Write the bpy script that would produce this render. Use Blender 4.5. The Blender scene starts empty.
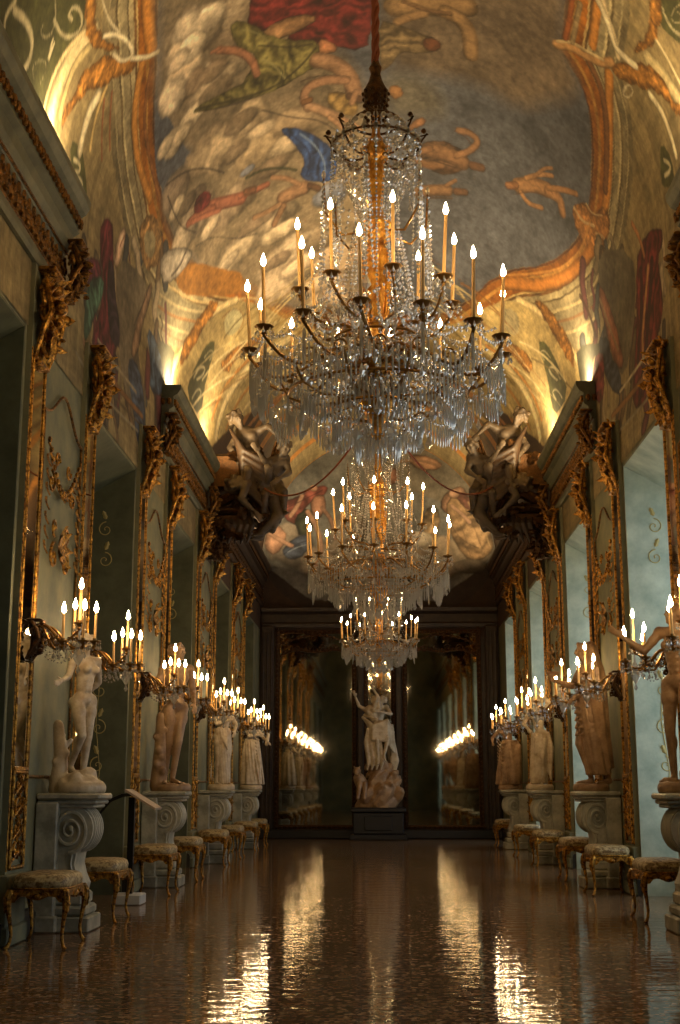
import bpy, math, random
import numpy as np
from mathutils import Vector, Matrix, Euler
R = random.Random(7)
PI = math.pi
SC = bpy.context.scene
COL = SC.collection

# ------------------------------------------------------------------ colour / materials
def lin(c):
    return tuple(((v/255)/12.92 if v/255 <= .04045 else ((v/255+.055)/1.055)**2.4) for v in c)

def material(name, rgb=(200,200,200), rough=.5, metal=0., noise=None, bump=None, spec=.5):
    """noise=(scale, rgb2, contrast)  bump=(scale, strength)"""
    m = bpy.data.materials.new(name); m.use_nodes = True
    nt = m.node_tree; b = nt.nodes['Principled BSDF']
    b.inputs['Base Color'].default_value = (*lin(rgb), 1)
    b.inputs['Roughness'].default_value = rough
    b.inputs['Metallic'].default_value = metal
    b.inputs['Specular IOR Level'].default_value = spec
    tc = None
    if noise or bump:
        tc = nt.nodes.new('ShaderNodeTexCoord')
    if noise:
        n = nt.nodes.new('ShaderNodeTexNoise'); n.inputs['Scale'].default_value = noise[0]; n.inputs['Detail'].default_value = 6
        n.inputs['Roughness'].default_value = .65
        nt.links.new(tc.outputs['Object'], n.inputs['Vector'])
        r = nt.nodes.new('ShaderNodeValToRGB')
        c = noise[2]
        r.color_ramp.elements[0].position = .5-c; r.color_ramp.elements[0].color = (*lin(rgb), 1)
        r.color_ramp.elements[1].position = .5+c; r.color_ramp.elements[1].color = (*lin(noise[1]), 1)
        nt.links.new(n.outputs['Fac'], r.inputs['Fac']); nt.links.new(r.outputs['Color'], b.inputs['Base Color'])
    if bump:
        n = nt.nodes.new('ShaderNodeTexNoise'); n.inputs['Scale'].default_value = bump[0]; n.inputs['Detail'].default_value = 4
        nt.links.new(tc.outputs['Object'], n.inputs['Vector'])
        bp = nt.nodes.new('ShaderNodeBump'); bp.inputs['Strength'].default_value = bump[1]; bp.inputs['Distance'].default_value = .02
        nt.links.new(n.outputs['Fac'], bp.inputs['Height']); nt.links.new(bp.outputs['Normal'], b.inputs['Normal'])
    return m

M = {}
M['gold'] = material('gilding', (206,150,62), .34, .85, (30,(84,52,20),.1), (60,.5))
M['old_gold'] = material('worn_gilding', (150,104,44), .4, .8, (24,(56,38,18),.12), (70,.5))
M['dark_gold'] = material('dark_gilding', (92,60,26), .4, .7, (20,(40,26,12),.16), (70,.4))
M['painted_gold'] = material('painted_gold', (176,160,100), .6)
M['bright_gold'] = material('bright_gilding', (236,176,72), .3, .55, (18,(170,104,34),.14), (40,.3))
M['brass'] = material('brass', (140,104,56), .28, .9)
M['stucco'] = material('green_stucco', (136,132,98), .75, 0, (2.2,(98,102,84),.16), (30,.1))
M['reveal'] = material('pale_reveal_stucco', (196,206,186), .7, 0, (3.5,(150,166,150),.18), (30,.1))
M['reveal_dark'] = material('grey_green_shutter', (96,100,78), .6, 0, (3,(72,76,58),.16), (20,.1))
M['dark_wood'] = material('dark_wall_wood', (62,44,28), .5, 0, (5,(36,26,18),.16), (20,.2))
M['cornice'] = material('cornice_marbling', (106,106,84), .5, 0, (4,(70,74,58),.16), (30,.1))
M['marble'] = material('grey_white_marble', (190,186,168), .38, 0, (4,(132,132,118),.12), (24,.08))
M['marble_warm'] = material('warm_marble', (214,198,170), .4, 0, (6,(172,150,120),.14), (30,.12))
M['marble_tan'] = material('tan_marble', (180,146,108), .42, 0, (5,(128,98,70),.16), (30,.12))
M['stucco_fig'] = material('dimmed_stucco_figure', (92,78,60), .6, 0, (5,(50,40,30),.16), (30,.15))  # dull beige-grey stucco, dimness of the corner groups put into the dark colour
M['cloth_dark'] = material('dark_base_stone', (26,26,32), .5, 0, (4,(14,14,18),.2))
M['wax'] = material('ivory_candle', (236,190,120), .5)
M['wax'].node_tree.nodes['Principled BSDF'].inputs['Subsurface Weight'].default_value = 0
M['cushion'] = material('stool_brocade', (196,176,130), .5, 0, (26,(120,96,58),.06), (60,.2))
M['rope'] = material('red_gold_rope', (120,58,30), .6, .2)
M['door'] = material('painted_door', (120,122,98), .55, 0, (3,(90,92,72),.18))
M['black'] = material('black_metal', (16,16,18), .4, .3)
M['paper'] = material('information_sheet', (170,150,130), .6)
M['white_box'] = material('pale_stone_block', (190,192,190), .6)
M['terra'] = material('baseboard_stone', (44,42,38), .4)

def flame_mat():
    m = bpy.data.materials.new('candle_flame'); m.use_nodes = True; nt = m.node_tree
    nt.nodes.remove(nt.nodes['Principled BSDF'])
    e = nt.nodes.new('ShaderNodeEmission'); e.inputs['Color'].default_value = (1,.68,.34,1); e.inputs['Strength'].default_value = FLAME
    nt.links.new(e.outputs[0], nt.nodes['Material Output'].inputs[0]); return m
FLAME = 60.
M['flame'] = flame_mat()

def crystal_mat():
    m = bpy.data.materials.new('cut_crystal'); m.use_nodes = True; nt = m.node_tree
    nt.nodes.remove(nt.nodes['Principled BSDF'])
    t = nt.nodes.new('ShaderNodeBsdfTransparent'); t.inputs['Color'].default_value = (.86,.86,.84,1)
    g = nt.nodes.new('ShaderNodeBsdfGlossy'); g.inputs['Roughness'].default_value = .08; g.inputs['Color'].default_value = (1,.95,.86,1)
    d = nt.nodes.new('ShaderNodeBsdfTranslucent'); d.inputs['Color'].default_value = (.8,.8,.78,1)
    lw = nt.nodes.new('ShaderNodeLayerWeight'); lw.inputs['Blend'].default_value = .5
    mr = nt.nodes.new('ShaderNodeMapRange'); mr.inputs['To Min'].default_value = .22; mr.inputs['To Max'].default_value = .8
    nt.links.new(lw.outputs['Facing'], mr.inputs['Value'])
    mx = nt.nodes.new('ShaderNodeMixShader'); nt.links.new(mr.outputs[0], mx.inputs[0])
    nt.links.new(t.outputs[0], mx.inputs[1]); nt.links.new(g.outputs[0], mx.inputs[2])
    m2 = nt.nodes.new('ShaderNodeMixShader'); m2.inputs[0].default_value = .3
    nt.links.new(mx.outputs[0], m2.inputs[1]); nt.links.new(d.outputs[0], m2.inputs[2])
    nt.links.new(m2.outputs[0], nt.nodes['Material Output'].inputs[0]); return m
M['crystal'] = crystal_mat()

def mirror_mat():
    m = bpy.data.materials.new('old_mirror_glass'); m.use_nodes = True; nt = m.node_tree
    b = nt.nodes['Principled BSDF']; b.inputs['Metallic'].default_value = 1; b.inputs['Roughness'].default_value = .03
    tc = nt.nodes.new('ShaderNodeTexCoord'); n = nt.nodes.new('ShaderNodeTexNoise'); n.inputs['Scale'].default_value = 1.3
    nt.links.new(tc.outputs['Object'], n.inputs['Vector'])
    r = nt.nodes.new('ShaderNodeValToRGB'); r.color_ramp.elements[0].position = .35; r.color_ramp.elements[1].position = .7
    r.color_ramp.elements[0].color = (.36,.33,.26,1); r.color_ramp.elements[1].color = (.58,.55,.45,1)
    nt.links.new(n.outputs['Fac'], r.inputs['Fac']); nt.links.new(r.outputs['Color'], b.inputs['Base Color'])
    bp = nt.nodes.new('ShaderNodeBump'); bp.inputs['Strength'].default_value = .03; bp.inputs['Distance'].default_value = .02
    nt.links.new(n.outputs['Fac'], bp.inputs['Height']); nt.links.new(bp.outputs['Normal'], b.inputs['Normal'])
    return m
M['mirror'] = mirror_mat()

def pane_mat():
    m = bpy.data.materials.new('window_glass'); m.use_nodes = True; nt = m.node_tree
    nt.nodes.remove(nt.nodes['Principled BSDF'])
    t = nt.nodes.new('ShaderNodeBsdfTransparent'); g = nt.nodes.new('ShaderNodeBsdfGlossy'); g.inputs['Roughness'].default_value = .02
    mx = nt.nodes.new('ShaderNodeMixShader'); mx.inputs[0].default_value = .06
    nt.links.new(t.outputs[0], mx.inputs[1]); nt.links.new(g.outputs[0], mx.inputs[2])
    nt.links.new(mx.outputs[0], nt.nodes['Material Output'].inputs[0]); return m
M['pane'] = pane_mat()

def floor_mat():
    m = bpy.data.materials.new('polished_terrazzo'); m.use_nodes = True; nt = m.node_tree
    b = nt.nodes['Principled BSDF']
    tc = nt.nodes.new('ShaderNodeTexCoord')
    v = nt.nodes.new('ShaderNodeTexVoronoi'); v.inputs['Scale'].default_value = 42
    nt.links.new(tc.outputs['Object'], v.inputs['Vector'])
    r = nt.nodes.new('ShaderNodeValToRGB'); e = r.color_ramp.elements
    e[0].position = 0; e[0].color = (*lin((134,112,84)),1); e[1].position = 1; e[1].color = (*lin((226,196,156)),1)
    x = e.new(.45); x.color = (*lin((92,74,58)),1)
    x = e.new(.75); x.color = (*lin((172,134,100)),1)
    nt.links.new(v.outputs['Color'], r.inputs['Fac'])
    n = nt.nodes.new('ShaderNodeTexNoise'); n.inputs['Scale'].default_value = .9; n.inputs['Detail'].default_value = 5
    nt.links.new(tc.outputs['Object'], n.inputs['Vector'])
    mx = nt.nodes.new('ShaderNodeMix'); mx.data_type = 'RGBA'; mx.blend_type = 'MULTIPLY'; mx.inputs['Factor'].default_value = .6
    nt.links.new(r.outputs['Color'], mx.inputs['A'])
    r2 = nt.nodes.new('ShaderNodeValToRGB'); r2.color_ramp.elements[0].position = .3; r2.color_ramp.elements[1].position = .7
    r2.color_ramp.elements[0].color = (.55,.5,.46,1); r2.color_ramp.elements[1].color = (1,1,1,1)
    nt.links.new(n.outputs['Fac'], r2.inputs['Fac']); nt.links.new(r2.outputs['Color'], mx.inputs['B'])
    nt.links.new(mx.outputs['Result'], b.inputs['Base Color'])
    b.inputs['Roughness'].default_value = .06; b.inputs['Specular IOR Level'].default_value = .15
    mp = nt.nodes.new('ShaderNodeMapping'); mp.inputs['Scale'].default_value = (1.6,5.,1)
    nt.links.new(tc.outputs['Object'], mp.inputs['Vector'])
    n2 = nt.nodes.new('ShaderNodeTexNoise'); n2.inputs['Scale'].default_value = 1.6; n2.inputs['Detail'].default_value = 3
    nt.links.new(mp.outputs[0], n2.inputs['Vector'])
    bp = nt.nodes.new('ShaderNodeBump'); bp.inputs['Strength'].default_value = .2; bp.inputs['Distance'].default_value = .02
    nt.links.new(n2.outputs['Fac'], bp.inputs['Height']); nt.links.new(bp.outputs['Normal'], b.inputs['Normal'])
    return m
M['floor'] = floor_mat()

def paint_mat(name):
    m = bpy.data.materials.new(name); m.use_nodes = True; nt = m.node_tree
    b = nt.nodes['Principled BSDF']; b.inputs['Roughness'].default_value = .8
    a = nt.nodes.new('ShaderNodeAttribute'); a.attribute_name = 'paint'
    tc = nt.nodes.new('ShaderNodeTexCoord'); n = nt.nodes.new('ShaderNodeTexNoise'); n.inputs['Scale'].default_value = 9; n.inputs['Detail'].default_value = 8
    n.inputs['Roughness'].default_value = .75
    nt.links.new(tc.outputs['Object'], n.inputs['Vector'])
    r = nt.nodes.new('ShaderNodeValToRGB'); r.color_ramp.elements[0].position = .3; r.color_ramp.elements[1].position = .7
    r.color_ramp.elements[0].color = (.62,.6,.58,1); r.color_ramp.elements[1].color = (1.1,1.08,1.05,1)
    nt.links.new(n.outputs['Fac'], r.inputs['Fac'])
    mx = nt.nodes.new('ShaderNodeMix'); mx.data_type = 'RGBA'; mx.blend_type = 'MULTIPLY'; mx.inputs['Factor'].default_value = 1
    nt.links.new(a.outputs['Color'], mx.inputs['A']); nt.links.new(r.outputs['Color'], mx.inputs['B'])
    nt.links.new(mx.outputs['Result'], b.inputs['Base Color']); return m
M['fresco'] = paint_mat('fresco_paint')

# ------------------------------------------------------------------ mesh builder
class MB:
    def __init__(s): s.v = []; s.f = []
    def add(s, vs, fs, mat=None):
        o = len(s.v)
        if mat is not None: vs = [mat @ Vector(v) for v in vs]
        s.v += [tuple(v) for v in vs]; s.f += [tuple(i+o for i in f) for f in fs]; return s
    def box(s, lo, hi, mat=None):
        x0,y0,z0 = lo; x1,y1,z1 = hi
        return s.add([(x0,y0,z0),(x1,y0,z0),(x1,y1,z0),(x0,y1,z0),(x0,y0,z1),(x1,y0,z1),(x1,y1,z1),(x0,y1,z1)],
                     [(0,3,2,1),(4,5,6,7),(0,1,5,4),(1,2,6,5),(2,3,7,6),(3,0,4,7)], mat)
    def bbox(s, lo, hi, b=.01, mat=None):
        """box with chamfered vertical and horizontal edges"""
        x0,y0,z0 = lo; x1,y1,z1 = hi; vs = []; fs = []
        for z,i in ((z0,b),(z0+b,0),(z1-b,0),(z1,b)):
            k = b
            vs += [(x0+i+k,y0+i,z),(x1-i-k,y0+i,z),(x1-i,y0+i+k,z),(x1-i,y1-i-k,z),(x1-i-k,y1-i,z),(x0+i+k,y1-i,z),(x0+i,y1-i-k,z),(x0+i,y0+i+k,z)]
        for l in range(3):
            for j in range(8): a = l*8+j; c = l*8+(j+1)%8; fs.append((a,c,c+8,a+8))
        fs += [tuple(range(7,-1,-1)), tuple(range(24,32))]
        return s.add(vs, fs, mat)
    def tube(s, pts, rad, n=6, closed=False, mat=None, cap=True):
        pts = [Vector(p) for p in pts]; m = len(pts)
        if not hasattr(rad,'__len__'): rad = [rad]*m
        T = []
        for i in range(m):
            if closed: t = pts[(i+1)%m]-pts[i-1]
            else: t = pts[min(i+1,m-1)]-pts[max(i-1,0)]
            if t.length < 1e-9: t = Vector((0,0,1))
            T.append(t.normalized())
        u = T[0].orthogonal().normalized(); vs = []; fs = []
        for i in range(m):
            u = (u - T[i]*u.dot(T[i]))
            u = u.normalized() if u.length > 1e-6 else T[i].orthogonal().normalized()
            w = T[i].cross(u)
            for k in range(n):
                a = 2*PI*k/n; vs.append(pts[i]+(u*math.cos(a)+w*math.sin(a))*rad[i])
        for i in range(m if closed else m-1):
            j = (i+1) % m
            for k in range(n): k2 = (k+1)%n; fs.append((i*n+k,i*n+k2,j*n+k2,j*n+k))
        if cap and not closed: fs += [tuple(range(n-1,-1,-1)), tuple((m-1)*n+k for k in range(n))]
        return s.add(vs, fs, mat)
    def lathe(s, prof, n=12, c=(0,0,0), mat=None):
        vs = []; fs = []
        for r,z in prof:
            for k in range(n): a = 2*PI*k/n; vs.append((c[0]+r*math.cos(a), c[1]+r*math.sin(a), c[2]+z))
        for i in range(len(prof)-1):
            for k in range(n): k2 = (k+1)%n; fs.append((i*n+k,i*n+k2,(i+1)*n+k2,(i+1)*n+k))
        fs += [tuple(range(n-1,-1,-1)), tuple((len(prof)-1)*n+k for k in range(n))]
        return s.add(vs, fs, mat)
    def ell(s, c, r, n=8, m=5, mat=None):
        if not hasattr(r,'__len__'): r = (r,r,r)
        vs = [(0,0,-1)]; fs = []
        for j in range(1,m):
            a = -PI/2+PI*j/m
            for k in range(n): b = 2*PI*k/n; vs.append((math.cos(a)*math.cos(b), math.cos(a)*math.sin(b), math.sin(a)))
        vs.append((0,0,1)); L = len(vs)-1
        for k in range(n): fs.append((0,1+(k+1)%n,1+k)); fs.append((L,1+(m-2)*n+k,1+(m-2)*n+(k+1)%n))
        for j in range(m-2):
            for k in range(n): k2=(k+1)%n; fs.append((1+j*n+k,1+j*n+k2,1+(j+1)*n+k2,1+(j+1)*n+k))
        X = Matrix.Translation(Vector(c)) @ (mat if mat is not None else Matrix()) @ Matrix.Diagonal((*r,1))
        return s.add(vs, fs, X)
    def bead(s, c, r, h=None):
        h = h or r; x,y,z = c; k = r*.707
        return s.add([(x,y,z+h),(x+r,y,z),(x+k*0,y+r,z),(x-r,y,z),(x,y-r,z),(x,y,z-h)],
                     [(0,1,2),(0,2,3),(0,3,4),(0,4,1),(5,2,1),(5,3,2),(5,4,3),(5,1,4)])
    def drop(s, c, r, h):
        x,y,z = c; vs=[(x,y,z)]; 
        for k in range(5): a=2*PI*k/5; vs.append((x+r*math.cos(a),y+r*math.sin(a),z-h*.66))
        vs.append((x,y,z-h)); fs=[]
        for k in range(5): fs.append((0,1+k,1+(k+1)%5)); fs.append((6,1+(k+1)%5,1+k))
        return s.add(vs, fs)
    def rod(s, c, r, h):
        x,y,z = c; vs=[]; fs=[]
        for q,zz in ((.5,0),(1,-.12*h),(1,-.85*h),(0.25,-h)):
            for k in range(4): a=PI/2*k; vs.append((x+r*q*math.cos(a),y+r*q*math.sin(a),z+zz))
        for i in range(3):
            for k in range(4): k2=(k+1)%4; fs.append((i*4+k,(i+1)*4+k,(i+1)*4+k2,i*4+k2))
        return s.add(vs, fs)
    def prism(s, poly, a0, a1, axis='y', mat=None):
        """poly of 2-d points extruded along an axis between a0 and a1"""
        n = len(poly)
        def P(p,a): return (p[0],a,p[1]) if axis=='y' else ((a,p[0],p[1]) if axis=='x' else (p[0],p[1],a))
        vs = [P(p,a0) for p in poly]+[P(p,a1) for p in poly]
        fs = [tuple(range(n)), tuple(range(2*n-1,n-1,-1))]+[(i,i+n,(i+1)%n+n,(i+1)%n) for i in range(n)]
        return s.add(vs, fs, mat)
    def loft(s, rings, n=24, folds=0, amp=0., phase=0., tw=0.):
        """rings: (centre, rx, ry, rot)"""
        vs=[]; fs=[]
        for i,(c,rx,ry,rot) in enumerate(rings):
            for k in range(n):
                a = 2*PI*k/n; g = 1+amp*min(1,i/2+.3)*(.6*math.sin(folds*a+phase+tw*i)+.6*math.sin((folds*.5//1+2)*a+1.7+.35*i)+.35*math.sin(3*a-.5*i))*(1 if folds else 0)
                x = rx*math.cos(a)*g; y = ry*math.sin(a)*g
                vs.append((c[0]+x*math.cos(rot)-y*math.sin(rot), c[1]+x*math.sin(rot)+y*math.cos(rot), c[2]))
        m = len(rings)
        for i in range(m-1):
            for k in range(n): k2=(k+1)%n; fs.append((i*n+k,i*n+k2,(i+1)*n+k2,(i+1)*n+k))
        fs += [tuple(range(n-1,-1,-1)), tuple((m-1)*n+k for k in range(n))]
        return s.add(vs, fs)
    def build(s, name, mat, parent=None, smooth=True, loc=None):
        me = bpy.data.meshes.new(name); me.from_pydata(s.v, [], s.f); me.update()
        bm_fix(me)
        if smooth:
            me.polygons.foreach_set('use_smooth', [True]*len(me.polygons))
            try: me.set_sharp_from_angle(angle=math.radians(38))
            except Exception: pass
        me.materials.append(M[mat] if isinstance(mat,str) else mat)
        o = bpy.data.objects.new(name, me); COL.objects.link(o)
        if parent is not None: o.parent = parent
        if loc is not None: o.location = loc
        return o

def bm_fix(me):
    import bmesh
    b = bmesh.new(); b.from_mesh(me); bmesh.ops.recalc_face_normals(b, faces=b.faces); b.to_mesh(me); b.free()

def tag(o, label=None, cat=None, group=None, kind=None):
    if label: o['label'] = label
    if cat: o['category'] = cat
    if group: o['group'] = group
    if kind: o['kind'] = kind
    return o
def thing(name, label, cat, loc=(0,0,0), rz=0, group=None):
    o = bpy.data.objects.new(name, None); COL.objects.link(o); o.empty_display_size = .1
    o.location = loc; o.rotation_euler = (0,0,rz); return tag(o, label, cat, group)
def struct(name, mb, mat, smooth=False, parent=None):
    o = mb.build(name, mat, parent, smooth)
    if parent is None: o['kind'] = 'structure'
    return o
def copy_tree(o, parent=None):
    c = o.copy(); COL.objects.link(c)
    if parent is not None: c.parent = parent
    for ch in CH(o): copy_tree(ch, c)
    return c
def CH(o): return [x for x in ALLCH.get(o.name, [])]
ALLCH = {}
def index_children():
    ALLCH.clear()
    for x in list(bpy.data.objects):
        if x.parent: ALLCH.setdefault(x.parent.name, []).append(x)
def dup(root, loc, rz=0, label=None, group=None, mirror=False, scale=None):
    c = copy_tree(root); c.location = loc; c.rotation_euler = (0,0,rz)
    if label: c['label'] = label
    if group: c['group'] = group
    if scale: c.scale = scale
    return c

# ------------------------------------------------------------------ ornament helpers
def spiral(c, r, turns, a0, d=1, n=22, r_in=.12, plane='yz', out=0.):
    """points of a spiral ending in its own eye, in a plane"""
    P=[]
    for i in range(n):
        t=i/(n-1); rr=r*(1-t*(1-r_in)); a=a0+d*turns*2*PI*t
        u=c[1]+rr*math.cos(a) if plane=='yz' else c[0]+rr*math.cos(a)
        w=c[2]+rr*math.sin(a)
        P.append((c[0]+out*t,u,w) if plane=='yz' else (u,c[1]+out*t,w))
    return P
def leaf(mb, base, dirv, length, width, curl=.4, normal=(1,0,0), n=6):
    """a bent acanthus-like leaf with a raised rib and lobed edge"""
    b=Vector(base); d=Vector(dirv).normalized(); nm=Vector(normal); nm=(nm-d*nm.dot(d)).normalized(); sd=d.cross(nm)
    vs=[]; fs=[]
    for i in range(n+1):
        t=i/n; w=width*math.sin(PI*min(1,t*.9+.08))**.7*(1+.22*(1 if i%2 else -1)); 
        p=b+d*length*(t-.12*curl*t*t)+nm*(curl*length*t*t)
        th=.35*width
        vs+= [p-sd*w, p-sd*w*.4+nm*th*.6, p+nm*th, p+sd*w*.4+nm*th*.6, p+sd*w]
    for i in range(n):
        for k in range(4): a=i*5+k; fs.append((a,a+1,a+6,a+5))
    k=len(vs); vs+=[v-nm*.004 for v in vs[:]]
    fs+=[tuple(x+k for x in reversed(f)) for f in fs[:]]
    mb.add(vs,fs)
def scrolltube(mb, c, r, turns, a0, d, th, plane='yz', n=20, out=0.):
    P=spiral(c,r,turns,a0,d,n,.12,plane,out)
    mb.tube(P,[th*(1-.45*i/(len(P)-1)) for i in range(len(P))],6)
    mb.ell(P[-1],th*1.1,6,4)
DAY=17.; EXPO=1.28
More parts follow.
